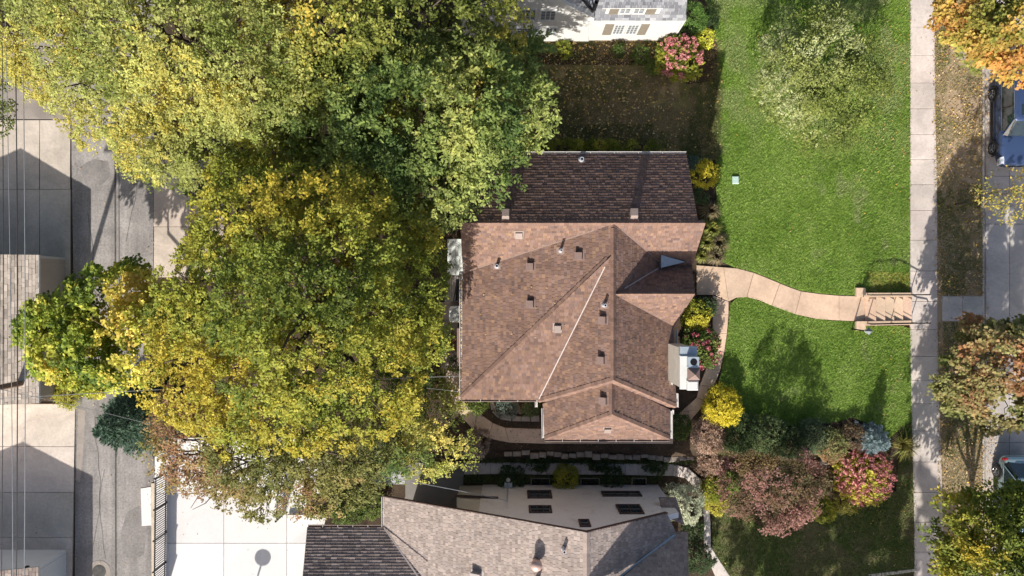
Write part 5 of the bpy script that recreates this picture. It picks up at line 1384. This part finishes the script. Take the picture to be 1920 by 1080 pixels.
# planting between the lots on the right
LIST = [('beige seed-headed shrub right below the yellow shrub', 1332, 818, 32, 1.2, PK), ('pinkish beige shrub at the bend of the neighbour walk', 1330, 868, 22, 1.1, PK),
 ('dark spreading shrub right of the beige shrub', 1385, 808, 38, 1.1, DK), ('dark green shrub under the lawn shadow of the burgundy tree', 1440, 815, 38, 1.2, DK), ('dark low shrub between the dark shrub and the bed centre', 1490, 832, 30, 0.9, DK),
 ('grey-green shrub in the middle of the bed', 1525, 818, 30, 0.9, [(0.07, 0.10, 0.05), (0.14, 0.17, 0.09), (0.24, 0.26, 0.15)]), ('light green shrub dotted with red left of the blue spruce', 1560, 835, 30, 0.9, [(0.08, 0.11, 0.04), (0.15, 0.17, 0.06), (0.20, 0.20, 0.08), (0.22, 0.13, 0.07)]),
 ('dark purple-leaved shrub touching the blue spruce', 1600, 818, 22, 0.8, [(0.04, 0.03, 0.025), (0.09, 0.06, 0.04), (0.15, 0.11, 0.06)]), ('yellow-green shrub below the pinkish beige shrub', 1342, 918, 26, 1.0, GY), ('bright green shrub along the neighbour walk above the dark lawn', 1358, 905, 24, 0.9, GS),
 ('small yellow shrub at the foot of the burgundy tree', 1345, 945, 20, 0.7, GY), ('golden green plant under the rose-red hydrangea', 1545, 950, 28, 0.7, GY), ('mixed yellow plant right of the golden green plant', 1585, 938, 26, 0.7, [(0.14, 0.15, 0.03), (0.30, 0.27, 0.05), (0.42, 0.40, 0.30)]),
 ('brown dry shrub between the burgundy tree and the rose-red hydrangea', 1545, 905, 32, 0.9, [(0.13, 0.095, 0.05), (0.23, 0.17, 0.095), (0.33, 0.25, 0.15)]), ('bronze ground shrub above the burgundy tree', 1420, 868, 38, 0.6, [(0.08, 0.06, 0.03), (0.15, 0.11, 0.05), (0.22, 0.15, 0.08)]),
 ('silvery green shrub at the northeast corner of the pale stucco house', 1282, 945, 38, 2.0, SV), ('dark bush beside the pale stucco house at the bottom edge', 1308, 1045, 30, 1.3, DK), ('dark shrub behind the silvery green shrub', 1300, 995, 20, 0.9, DK),
 ('yellow shrub growing between the window wells', 1061, 896, 22, 0.9, GY), ('dark shrub under the triple window', 1150, 899, 20, 0.6, DK), ('dark shrub left of the first window well', 960, 898, 24, 0.5, DK),
 ('green mound beside the curved garden walk', 897, 757, 18, 0.6, GS), ('blue-grey shrub inside the curved limestone edging', 950, 764, 20, 0.8, [(0.05, 0.075, 0.06), (0.10, 0.13, 0.11), (0.17, 0.21, 0.18)]), ('dark shrub against the south wall near the log', 995, 762, 18, 0.7, DK),
 ('dark shrub under the southeast gutter corner', 1272, 800, 22, 0.9, GS), ('leafless grey shrub outside the curved garden walk', 893, 832, 26, 0.9, [(0.10, 0.08, 0.065), (0.18, 0.145, 0.12), (0.26, 0.22, 0.19)]),
 ('rust-leaved vine beside the west gutter', 852, 640, 14, 1.0, [(0.14, 0.075, 0.035), (0.26, 0.14, 0.05), (0.20, 0.20, 0.05)]), ('green vine low on the west wall', 855, 680, 13, 0.9, GS),
 ('vine covered mound at the foot of the utility pole', 128, 738, 26, 1.0, GY), ('dark leafy plants in the shaded bed above the dark shingle roof', 655, 950, 36, 1.1, GS), ('fern-like plants in the shaded bed by the white gutter', 695, 945, 28, 1.0, GS), ('dark conifer-green bush above the grey back walk', 715, 855, 36, 1.6, [(0.03, 0.055, 0.035), (0.06, 0.095, 0.06), (0.10, 0.14, 0.09)]),
 ('shaded shrub at the left corner of the brown roof', 838, 405, 22, 1.2, DK), ('shaded shrub beside the white patterned panel', 822, 470, 16, 1.2, DK), ('dusky undergrowth shrub behind the parking pad', 372, 345, 30, 1.2, DK),
 ('dark creeping shrub between the limestone row and the neighbour walk', 1010, 861, 22, 0.35, DK), ('dark creeping plant in the middle of the limestone row', 1120, 863, 22, 0.35, DK), ('dark creeping plant at the right end of the limestone row', 1230, 864, 24, 0.4, DK)]
for i, (lb, x, y, r, h, pal) in enumerate(LIST):
    shrub(lb, x, y, r, h, pal, 100+i, group='shrubs of the planting beds', per=34 if r > 20 else 28)
tree('burgundy_tree', 'small burgundy-leaved tree between the south lawn and the bed', [lobe(1395, 925, 2.6, 36), lobe(1385, 890, 2.0, 28), lobe(1520, 900, 2.2, 28), lobe(1450, 900, 3.4, 46), lobe(1490, 930, 3.0, 42), lobe(1440, 955, 2.8, 38), lobe(1490, 875, 3.0, 30), lobe(1470, 965, 2.4, 30)],
     [(0.06, 0.065, 0.025), (0.12, 0.09, 0.045), (0.15, 0.085, 0.06), (0.20, 0.10, 0.085), (0.24, 0.135, 0.115)], seed=27, trunk=0.06, spacing=0.32, per=46, crad=0.38, leaf=0.1, gap=0.31, inner=0.35, cn=1.1)
for i, (x, y, r) in enumerate(((1330, 395, 20), (1332, 430, 22), (1345, 455, 22), (1322, 455, 20), (1340, 480, 18), (1312, 480, 14), (1318, 425, 14))):
    lb = ['tan tuft of ornamental grass nearest the yellow shrub', 'dark tan tuft of ornamental grass against the east gable', 'green fountain of grass at the lawn edge above the entry walk', 'green and tan grass tuft halfway along the east gable', 'arching green grass tuft touching the entry walk', 'dry tan grass tuft beside the stoop', 'golden grass tuft tight against the roof edge'][i]
    grass_clump(lb, x, y, r, 0.5, [[(0.30, 0.24, 0.16), (0.20, 0.15, 0.10), (0.22, 0.22, 0.08)], [(0.16, 0.20, 0.04), (0.25, 0.27, 0.06), (0.35, 0.32, 0.10)]][i % 2 if i < 6 else 1], 200+i)
grass_clump('yellowing grass tuft between the blue spruce and the sidewalk', 1690, 832, 30, 0.5, [(0.26, 0.24, 0.06), (0.36, 0.30, 0.10), (0.18, 0.2, 0.05)], 210, 120, 'grass tufts by the blue spruce')
# dark stone lantern in the bed
sl = G(1535, 862)
o = thing('stone_lantern', 'grey stone lantern among the shrubs of the bed', 'stone lantern', sl)
MB().lathe(sl, [(0.22, 0), (0.2, 0.1), (0.1, 0.14), (0.1, 0.35), (0.17, 0.4), (0.17, 0.5)], 8).build('pedestal', 'stone', o)
MB().box((sl.x-0.1, sl.y-0.1, sl.z+0.5), (sl.x+0.1, sl.y+0.1, sl.z+0.66)).build('light_box', 'stone', o)
MB().lathe(sl+Vector((0, 0, 0.66)), [(0.26, 0), (0.24, 0.05), (0.06, 0.2), (0.03, 0.28)], 6).build('roof', 'stone', o)

# ================================================================== GRASS AND FALLEN LEAVES
def scatter(poly, dens, seed, nrange=None):
    rs = np.random.default_rng(seed)
    xs = [p[0] for p in poly]; ys = [p[1] for p in poly]
    n = int((max(xs)-min(xs))*(max(ys)-min(ys))*dens)
    x = min(xs)+rs.random(n)*(max(xs)-min(xs)); y = min(ys)+rs.random(n)*(max(ys)-min(ys))
    k = in_poly(x, y, poly); return x[k], y[k], rs

def grass(name, label, pix, dens, pal, seed, L_=0.11, w=0.017, dry=None, dth=0.6, bare=0.0):
    poly = [GX(*p) for p in pix]
    x, y, rs = scatter(poly, dens, seed)
    if name == 'boulevard_grass':
        k = ~((y > -1.85) & (y < -0.36)); x = x[k]; y = y[k]
    if bare: 
        k = vn(x*0.8+seed, y*0.8)+0.4*vn(x*3, y*3) > bare; x = x[k]; y = y[k]
    n = len(x); z = zg(x, y)
    a = rs.random(n)*2*math.pi; t = 0.25+0.9*rs.random(n)
    d = np.stack([np.cos(a)*np.cos(t), np.sin(a)*np.cos(t), np.sin(t)], 1)
    q = np.stack([-np.sin(a), np.cos(a), np.zeros(n)], 1); LL = (L_*(0.6+0.8*rs.random(n)))[:, None]
    p = np.stack([x, y, z], 1)
    V = np.stack([p-q*w, p+q*w, p+d*LL], 1)
    pal = np.array(pal); v = np.clip(0.5*vn(x*0.9, y*0.9)+0.45*vn(x*5, y*5)+0.03+0.07*np.sin(x*7.3)*np.clip(vn(x*0.3, y*0.3)*2-0.4, 0, 1)+rs.normal(size=n)*0.15, 0, 0.999)*(len(pal)-1)
    i0 = v.astype(int); fr = (v-i0)[:, None]; col = pal[i0]*(1-fr)+pal[i0+1]*fr
    if dry is not None:
        m = sst(dth, dth+0.18, 0.65*vn(x*0.55+9, y*0.55)+0.35*vn(x*2.2, y*2.2))[:, None]*0.8
        if name == 'front_grass':
            m = np.maximum(m, 0.75*sst(5.5, 10.5, y)[:, None]*sst(0.35, 0.7, vn(x*1.1+4, y*1.1))[:, None])
        col = col*(1-m)+np.array(dry)*m
    col *= (0.75+0.5*rs.random(n))[:, None]
    o = quads_mesh(name, V, col, 'grass', None, 'stuff', 3); tag(o, label, 'grass')
BANK = [(1627, 510), (1704, 512), (1704, 545), (1630, 549)]  # rectangle of blades in a yellower palette than the lawn around it
grass('bank_grass', 'yellow patch of grass beside the garden steps', BANK, 700, [(0.30, 0.29, 0.05), (0.40, 0.36, 0.08), (0.46, 0.40, 0.14)], 306)
GP = [(0.10, 0.175, 0.02), (0.155, 0.265, 0.032), (0.215, 0.325, 0.055), (0.28, 0.37, 0.10)]
grass('front_grass', 'vivid mown grass of the upper front lawn', LAWN_N, 620, GP, 301, dry=(0.27, 0.31, 0.13), dth=0.66)
grass('lower_grass', 'vivid mown grass between the entry walk and the planting bed', LAWN_M, 620, GP, 302, dry=(0.26, 0.31, 0.11), dth=0.66)
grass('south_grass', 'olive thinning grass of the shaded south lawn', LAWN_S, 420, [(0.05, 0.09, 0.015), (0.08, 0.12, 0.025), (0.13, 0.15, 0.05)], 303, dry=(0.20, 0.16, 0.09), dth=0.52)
grass('side_grass', 'thin brownish grass between the two houses', SIDE, 620, [(0.09, 0.13, 0.035), (0.16, 0.16, 0.06), (0.26, 0.20, 0.11)], 304, dry=(0.36, 0.27, 0.15), dth=0.48, bare=0.42)
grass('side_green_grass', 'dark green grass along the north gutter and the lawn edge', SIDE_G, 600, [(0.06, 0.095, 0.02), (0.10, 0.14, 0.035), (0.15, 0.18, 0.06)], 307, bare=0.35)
grass('bed_groundcover', 'dull olive groundcover under the shrubs of the right bed', [(1345, 800), (1430, 800), (1640, 800), (1680, 880), (1640, 945), (1540, 965), (1480, 1000), (1420, 985), (1380, 955), (1340, 950)], 500, [(0.07, 0.07, 0.025), (0.13, 0.11, 0.045), (0.2, 0.15, 0.08), (0.12, 0.16, 0.04)], 308, L_=0.16, w=0.02)
grass('stone_groundcover', 'dark green groundcover between the limestone row and the neighbour walk', [(900, 857), (1300, 862), (1295, 870), (900, 867)], 900, [(0.05, 0.08, 0.025), (0.09, 0.12, 0.035), (0.14, 0.16, 0.06)], 309, L_=0.16, w=0.022)
grass('wall_groundcover', 'dark green groundcover below the pale stucco wall', [(872, 891), (985, 890), (1240, 893), (1240, 904), (872, 904)], 800, [(0.05, 0.08, 0.025), (0.09, 0.12, 0.035), (0.14, 0.16, 0.06)], 310, L_=0.16, w=0.022)
for i_, (pg, lb) in enumerate((([(1754, 360), (1838, 350), (1840, 553), (1766, 553)], 'greener grass of the verge above the carriage walk'), ([(1768, 604), (1842, 604), (1842, 830), (1772, 860)], 'greener shaded grass of the verge below the carriage walk'), ([(1752, -60), (1775, -60), (1782, 120), (1756, 130)], 'green grass strip beside the sidewalk at the upper right'))):
    grass('verge_grass', lb, pg, 420, [(0.09, 0.13, 0.03), (0.15, 0.18, 0.05), (0.24, 0.22, 0.09)], 320+i_, bare=0.45)
grass('boulevard_grass', 'dry patchy grass of the strip between sidewalk and kerb', BLVD, 380, [(0.13, 0.155, 0.045), (0.26, 0.23, 0.10), (0.40, 0.31, 0.19)], 305, L_=0.1, w=0.016, bare=0.5)
def litter(name, label, pix, dens, seed, size=0.075, pal=None, dz=0.03, gx=None, z=None):
    poly = [GX(*p) for p in pix]; x, y, rs = scatter(poly, dens, seed)
    if gx is not None:
        k = rs.random(len(x)) < gx(x, y); x = x[k]; y = y[k]
    n = len(x); p = np.stack([x, y, (zg(x, y) if z is None else z)+dz+rs.random(n)*0.03], 1)
    a = rs.random(n)*2*math.pi; ax = np.stack([np.cos(a), np.sin(a), rs.normal(size=n)*0.3], 1); ax = nrm(ax)
    nn = nrm(np.array([0, 0, 1.0])+rs.normal(size=(n, 3))*0.35); nn = nrm(nn-(nn*ax).sum(-1, keepdims=True)*ax); q = np.cross(ax, nn)
    L_ = (size*(0.5+0.9*rs.random(n)))[:, None]
    V = np.stack([p, p+ax*L_*0.5+q*L_*0.33+nn*0.008, p+ax*L_, p+ax*L_*0.5-q*L_*0.33+nn*0.008], 1)
    pal = np.array(pal if pal else [(0.46, 0.30, 0.10), (0.50, 0.36, 0.18), (0.36, 0.20, 0.08), (0.55, 0.42, 0.26), (0.28, 0.16, 0.08), (0.52, 0.34, 0.06)])
    col = pal[rs.integers(0, len(pal), n)]*(0.7+0.6*rs.random(n))[:, None]
    o = quads_mesh(name, V, col, 'litter', None, 'stuff'); tag(o, label, 'fallen leaves'); return o
litter('fallen_leaves', 'tan and yellow fallen leaves littering the strip along the kerb', BLVD, 75, 401, 0.095, gx=lambda x, y: (0.35+0.65*sst(0.35, 0.6, vn(x*0.7, y*0.7)))*np.where((y > -1.8) & (y < -0.42), 0.06, 1))
litter('fallen_leaves', 'yellow fallen leaves scattered over the shaded side yard', SIDE, 46, 402, 0.11, [(0.6, 0.42, 0.16), (0.62, 0.5, 0.28), (0.48, 0.28, 0.12), (0.64, 0.46, 0.1)], gx=lambda x, y: sst(10.5, 5, x)*0.6+0.2)
litter('fallen_leaves', 'yellow fallen leaves in the dark bed below the white house', [(900, 80), (1340, 80), (1340, 150), (1235, 128), (900, 124)], 14, 403)
litter('fallen_leaves', 'sparse yellow leaves on the front lawn near the sidewalk', LAWN_N, 14, 404, 0.08, gx=lambda x, y: 0.1+0.9*sst(18.9, 21.1, x)*sst(1, 7, y))
litter('fallen_leaves', 'sparse yellow leaves along the lower lawn edge', LAWN_M, 14, 405, 0.07, gx=lambda x, y: 0.04+0.8*sst(18.6, 21.1, x))
litter('fallen_leaves', 'pale leaves speckling the shaded south lawn', LAWN_S, 12, 406, 0.065, gx=lambda x, y: 0.12+0.8*sst(18.6, 21, x))
litter('fallen_leaves', 'orange leaves heaped in the street gutter', [(1847, -60), (1860, -60), (1858, 250), (1852, 420), (1862, 800), (1872, 830), (1866, 1100), (1847, 1100)], 90, 407, 0.07, [(0.42, 0.24, 0.09), (0.5, 0.33, 0.16), (0.32, 0.17, 0.07), (0.54, 0.40, 0.24)], dz=0.06, z=-1.05)
litter('fallen_leaves', 'brown leaves strewn over the back yard soil', [(800, 380), (868, 380), (866, 740), (800, 740)], 26, 408, 0.07)
litter('fallen_leaves', 'brown leaves in the beds south of the brown-roofed house', [(880, 740), (1340, 760), (1340, 900), (880, 866)], 22, 409, 0.06, [(0.20, 0.13, 0.07), (0.30, 0.2, 0.12), (0.14, 0.09, 0.05)])
litter('fallen_leaves', 'a few pale leaves on the asphalt alley and driveways', [(0, 230), (285, 230), (285, 1080), (0, 1080)], 0.9, 410, 0.07, dz=0.035)
litter('fallen_leaves', 'dark specks of leaves on the public sidewalk', [(1708, 0), (1756, 0), (1768, 1080), (1716, 1080)], 3, 411, 0.05, [(0.2, 0.14, 0.09), (0.34, 0.22, 0.1), (0.45, 0.33, 0.15)], dz=0.04)
litter('fallen_leaves', 'brown mulch chips over the planting bed left of the blue spruce', [(1340, 790), (1640, 790), (1640, 920), (1340, 960)], 60, 412, 0.06, [(0.16, 0.10, 0.06), (0.26, 0.18, 0.12), (0.10, 0.065, 0.04)])
litter('fallen_leaves', 'scattered brown leaves on the white patio under the russet tree', [(300, 900), (600, 900), (600, 1080), (300, 1080)], 3.0, 413, 0.06, [(0.24, 0.14, 0.07), (0.34, 0.2, 0.1), (0.4, 0.28, 0.12)], dz=0.035, gx=lambda x, y: 0.12+0.8*sst(-13.5, -11, y))
litter('fallen_leaves', 'gravel and leaf drift along the alley edges', [(280, 300), (290, 300), (292, 1080), (276, 1080)], 26, 414, 0.06, [(0.3, 0.24, 0.18), (0.4, 0.33, 0.26), (0.22, 0.16, 0.1)], dz=0.01)
litter('fallen_leaves', 'dusty leaf drift along the garage side of the alley', [(134, 230), (146, 230), (150, 1080), (139, 1080)], 22, 415, 0.06, [(0.3, 0.24, 0.18), (0.4, 0.33, 0.26), (0.22, 0.16, 0.1)], dz=0.01)
# leaves caught in the west gutter and on the roof valley
rs = np.random.default_rng(77); n = 260
a_, b_ = on('W', 866.5, 513), on('W', 866.5, 747)
t_ = rs.random(n)[:, None]; p = np.array(a_)*(1-t_)+np.array(b_)*t_; p[:, 0] -= 0.02+0.08*rs.random(n); p[:, 2] -= 0.03
ax = nrm(rs.normal(size=(n, 3))*np.array([1, 1, 0.4])); nn = nrm(np.cross(ax, nrm(rs.normal(size=(n, 3))))); L_ = 0.07
q_ = nn*L_*0.35; pal_ = np.array([(0.46, 0.28, 0.08), (0.5, 0.36, 0.15), (0.24, 0.13, 0.06)])
o = quads_mesh('gutter_leaves', np.stack([p, p+ax*L_*.5+q_, p+ax*L_, p+ax*L_*.5-q_], 1), pal_[rs.integers(0, 3, n)], 'litter', None, 'stuff'); tag(o, 'brown and yellow leaves caught in the west gutter', 'fallen leaves')

# a few yellow leaves lying on the brown roof
for k_, lb in (('W', 'pale yellow leaves fallen on the west slope of the brown roof'), ('S', 'yellow leaves caught above the valley of the brown roof')):
    q_ = [on(k_, rs.uniform(875, 1060 if k_ == 'W' else 1000), rs.uniform(535, 640) if k_ == 'W' else rs.uniform(430, 470)) for _ in range(16)]
    p = np.array(q_)+np.array([0, 0, 0.06]); m_ = len(p); ax = nrm(rs.normal(size=(m_, 3))*np.array([1, 1, 0.2])); nn = nrm(np.cross(ax, np.array([0, 0, 1.0]))); L_ = 0.09
    o = quads_mesh('roof_leaves', np.stack([p, p+ax*L_*.5+nn*L_*.3, p+ax*L_, p+ax*L_*.5-nn*L_*.3], 1), pal_[rs.integers(0, 2, m_)], 'litter', None, 'stuff'); tag(o, lb, 'fallen leaves')

# ================================================================== CARS
def car(name, label, X, Yc, zgd, paint, L_=4.65, Wd=1.86, kind='suv'):
    base = Vector((X, Yc, zgd)); t = thing(name, label, 'car', base)
    def T_(x, y, z): return base + Vector((-x, -y, z))       # faces -Y
    hw = Wd/2; k = L_/4.65
    S = [(2.32, .62, .42, .72), (2.25, .78, .33, .84), (2.0, .88, .26, .93), (1.5, .97, .23, 1.0), (1.05, .99, .22, 1.05), (0.3, 1.0, .22, 1.07), (-0.6, 1.0, .22, 1.08), (-1.4, .99, .23, 1.09), (-1.95, .95, .28, 1.08), (-2.25, .86, .36, 1.02), (-2.33, .72, .46, .92)]
    if kind == 'hatch': S = [(a, b, c, d*0.93) for a, b, c, d in S]
    vs = []; fs = []
    prof = [(0, 0.0), (.82, 0.0), (.97, .16), (1.0, .5), (.975, .8), (.9, .94), (.72, .99), (.35, 1.015), (0, 1.02)]
    full = prof + [(-a, b) for a, b in prof[-2:0:-1]]
    m = len(full)
    for y, w, z0, z1 in S:
        for a, b in full: vs.append(T_(a*w*hw, y*k, z0+(z1-z0)*b))
    for i in range(len(S)-1):
        for j in range(m): fs.append((i*m+j, i*m+(j+1) % m, (i+1)*m+(j+1) % m, (i+1)*m+j))
    fs.append(tuple(range(m))); fs.append(tuple((len(S)-1)*m+j for j in range(m))[::-1])
    body = MB().add(vs, fs).build('body', paint, t, True)
    ss = body.modifiers.new('s', 'SUBSURF'); ss.levels = 2; ss.render_levels = 2
    # greenhouse
    zb = 1.04 if kind == 'suv' else 0.96; zr_ = 1.66 if kind == 'suv' else 1.5
    belt = [(0.98, .62), (0.84, .84), (0.1, .88), (-1.1, .88), (-1.85, .84), (-2.16, .68)]
    top = [(0.24, .52), (0.12, .63), (-0.2, .66), (-1.1, .66), (-1.62, .63), (-1.78, .5)]
    if kind == 'hatch': top = [(0.28, .42), (0.16, .58), (-0.1, .64), (-0.7, .64), (-1.15, .60), (-1.28, .48)]
    def loop(l, z, grow=0): return [T_(a_*1.0, y*k, z) for y, a_ in l] + [T_(-a_, y*k, z) for y, a_ in l[::-1]]
    def sc_(l, g): return [(y+(g if y > -0.5 else -g), a_+g) for y, a_ in l]
    v = loop(belt, zb-0.06) + loop(top, zr_-0.03); n = 12
    MB().add(v, [(i, (i+1) % n, n+(i+1) % n, n+i) for i in range(n)] + [tuple(range(n, 2*n))]).build('windows', 'car_glass', t)
    r1 = loop(sc_(top, 0.035), zr_-0.035); r2 = loop(top, zr_+0.01); r3 = loop([(y*0.9-0.07, a_*0.75) for y, a_ in top], zr_+0.045)
    MB().add(r1+r2+r3, [(i, (i+1) % n, n+(i+1) % n, n+i) for i in range(n)]+[(n+i, n+(i+1) % n, 2*n+(i+1) % n, 2*n+i) for i in range(n)]+[tuple(range(2*n, 3*n))]).build('roof', paint, t, True)
    def br_(p, q, r, mat, nm): MB().tube([T_(*p), T_(*q)], r, 6).build(nm, mat, t)
    for s in (1, -1):
        for i, j in ((1, 1), (4, 4)):
            br_((s*(belt[i][1]+.005), belt[i][0]*k, zb-0.04), (s*(top[j][1]+.01), top[j][0]*k, zr_-0.03), 0.028, paint, 'pillar')
        br_((s*.892, -0.45*k, zb-0.04), (s*.665, -0.5*k, zr_-0.03), 0.03, 'black_plastic', 'pillar')
        br_((s*.90, 0.75*k, zb-0.03), (s*.90, -1.8*k, zb-0.03), 0.014, 'chrome', 'window_trim')
        MB().tube([T_(s*(top[1][1]+.04), top[1][0]*k, zr_-0.04), T_(s*(top[3][1]+.04), top[3][0]*k, zr_-0.02), T_(s*(top[4][1]+.03), top[4][0]*k, zr_-0.04)], 0.014, 6).build('roof_rail', 'chrome', t)
        # mirror
        c = T_(s*1.0, 0.72*k, zb+0.02)
        MB().obox(c, (0.11, 0.02, 0), (0, 0.06, 0), (0, 0, 0.07)).build('mirror', paint, t)
        MB().obox(T_(s*.80*hw/0.93, 2.08*k, .80), (0.13, 0.04*s, 0), (0, 0.17, 0.02), (0, 0.03, 0.085)).build('headlight', 'lamp_lens', t)
        MB().obox(T_(s*.80*hw/0.93, -2.22*k, .84), (0.10, 0.02, 0), (0, 0.05, 0), (0, 0, 0.1)).build('taillight', 'tail_lens', t)
        for y in (1.38, -1.36):
            c = T_(s*(hw-0.1), y*k, 0.34); sx = 1 if c.x > X else -1
            wh = MB().lathe(c, [(0.2, -0.11), (0.33, -0.105), (0.345, -0.06), (0.345, 0.06), (0.33, 0.105), (0.22, 0.11)], 24, None, 'x').build('wheel', 'rubber', t, False)
            rm = MB().lathe(c, [(0.215, sx*0.085), (0.22, sx*0.113), (0.2, sx*0.118), (0.19, sx*0.1)], 24, None, 'x')
            for q in range(5):
                a = q*2*math.pi/5+0.3
                e = c+Vector((sx*0.108, math.cos(a)*0.2, math.sin(a)*0.2)); h0 = c+Vector((sx*0.115, 0, 0))
                rm.tube([h0, e], [0.035, 0.025], 5)
            rm.build('rim', 'rim', wh)
            a_ = [c+Vector((sx*(0.085), math.cos(x_)*0.41, math.sin(x_)*0.41)) for x_ in np.linspace(-0.15, math.pi+0.15, 15)]
            MB().tube(a_, 0.045, 6).build('wheel_arch', 'black_plastic', t)
        MB().obox(T_(s*hw*0.985, 0, 0.3), (0.02, 0, 0), (0, 0.95*k, 0), (0, 0, 0.07)).build('sill', 'black_plastic', t)
        for y in (0.72, -0.45, -1.5): MB().obox(T_(s*hw*0.992, y*k, 0.7), (0.004, 0, 0), (0, 0.006, 0), (0, 0, 0.25)).build('door_seam', 'black_plastic', t)
        for y in (0.0, -1.1): MB().obox(T_(s*hw*0.99, y*k, 0.88), (0.02, 0, 0), (0, 0.1, 0), (0, 0, 0.015)).build('door_handle', 'chrome', t)
    if kind == 'suv': MB().obox(T_(0, -0.25*k, zr_+0.045), (0.36, 0, 0), (0, 0.28, 0), (0, 0, 0.012)).build('sunroof', 'car_glass', t)
    MB().obox(T_(0, 2.31*k, 0.62), (0.45, 0, 0), (0, 0.03, 0), (0, 0, 0.12)).build('grille', 'black_plastic', t)
    for s in (0.5, 0.1): MB().tube([T_(s+0.28, 0.95*k, zb+0.01), T_(s-0.3, 0.86*k, zb+0.03)], 0.01, 5).build('wiper', 'black_plastic', t)
    return t
fy = P(1900, 312, -0.4).y; ry = P(1900, 136, -0.3).y
car('navy_car', 'dark navy car parked at the kerb under the orange-tipped tree', 26.15+0.6, (fy+ry)/2, -1.05, 'paint_navy', ry-fy)
ry2 = P(1900, 856, -0.3).y
car('aqua_car', 'light aqua hatchback parked at the kerb, half hidden by the yellow-green tree', 26.15+0.75, ry2-2.15, -1.05, 'paint_aqua', 4.3, 1.76, 'hatch')
print('LEAVES', NLEAF[0])
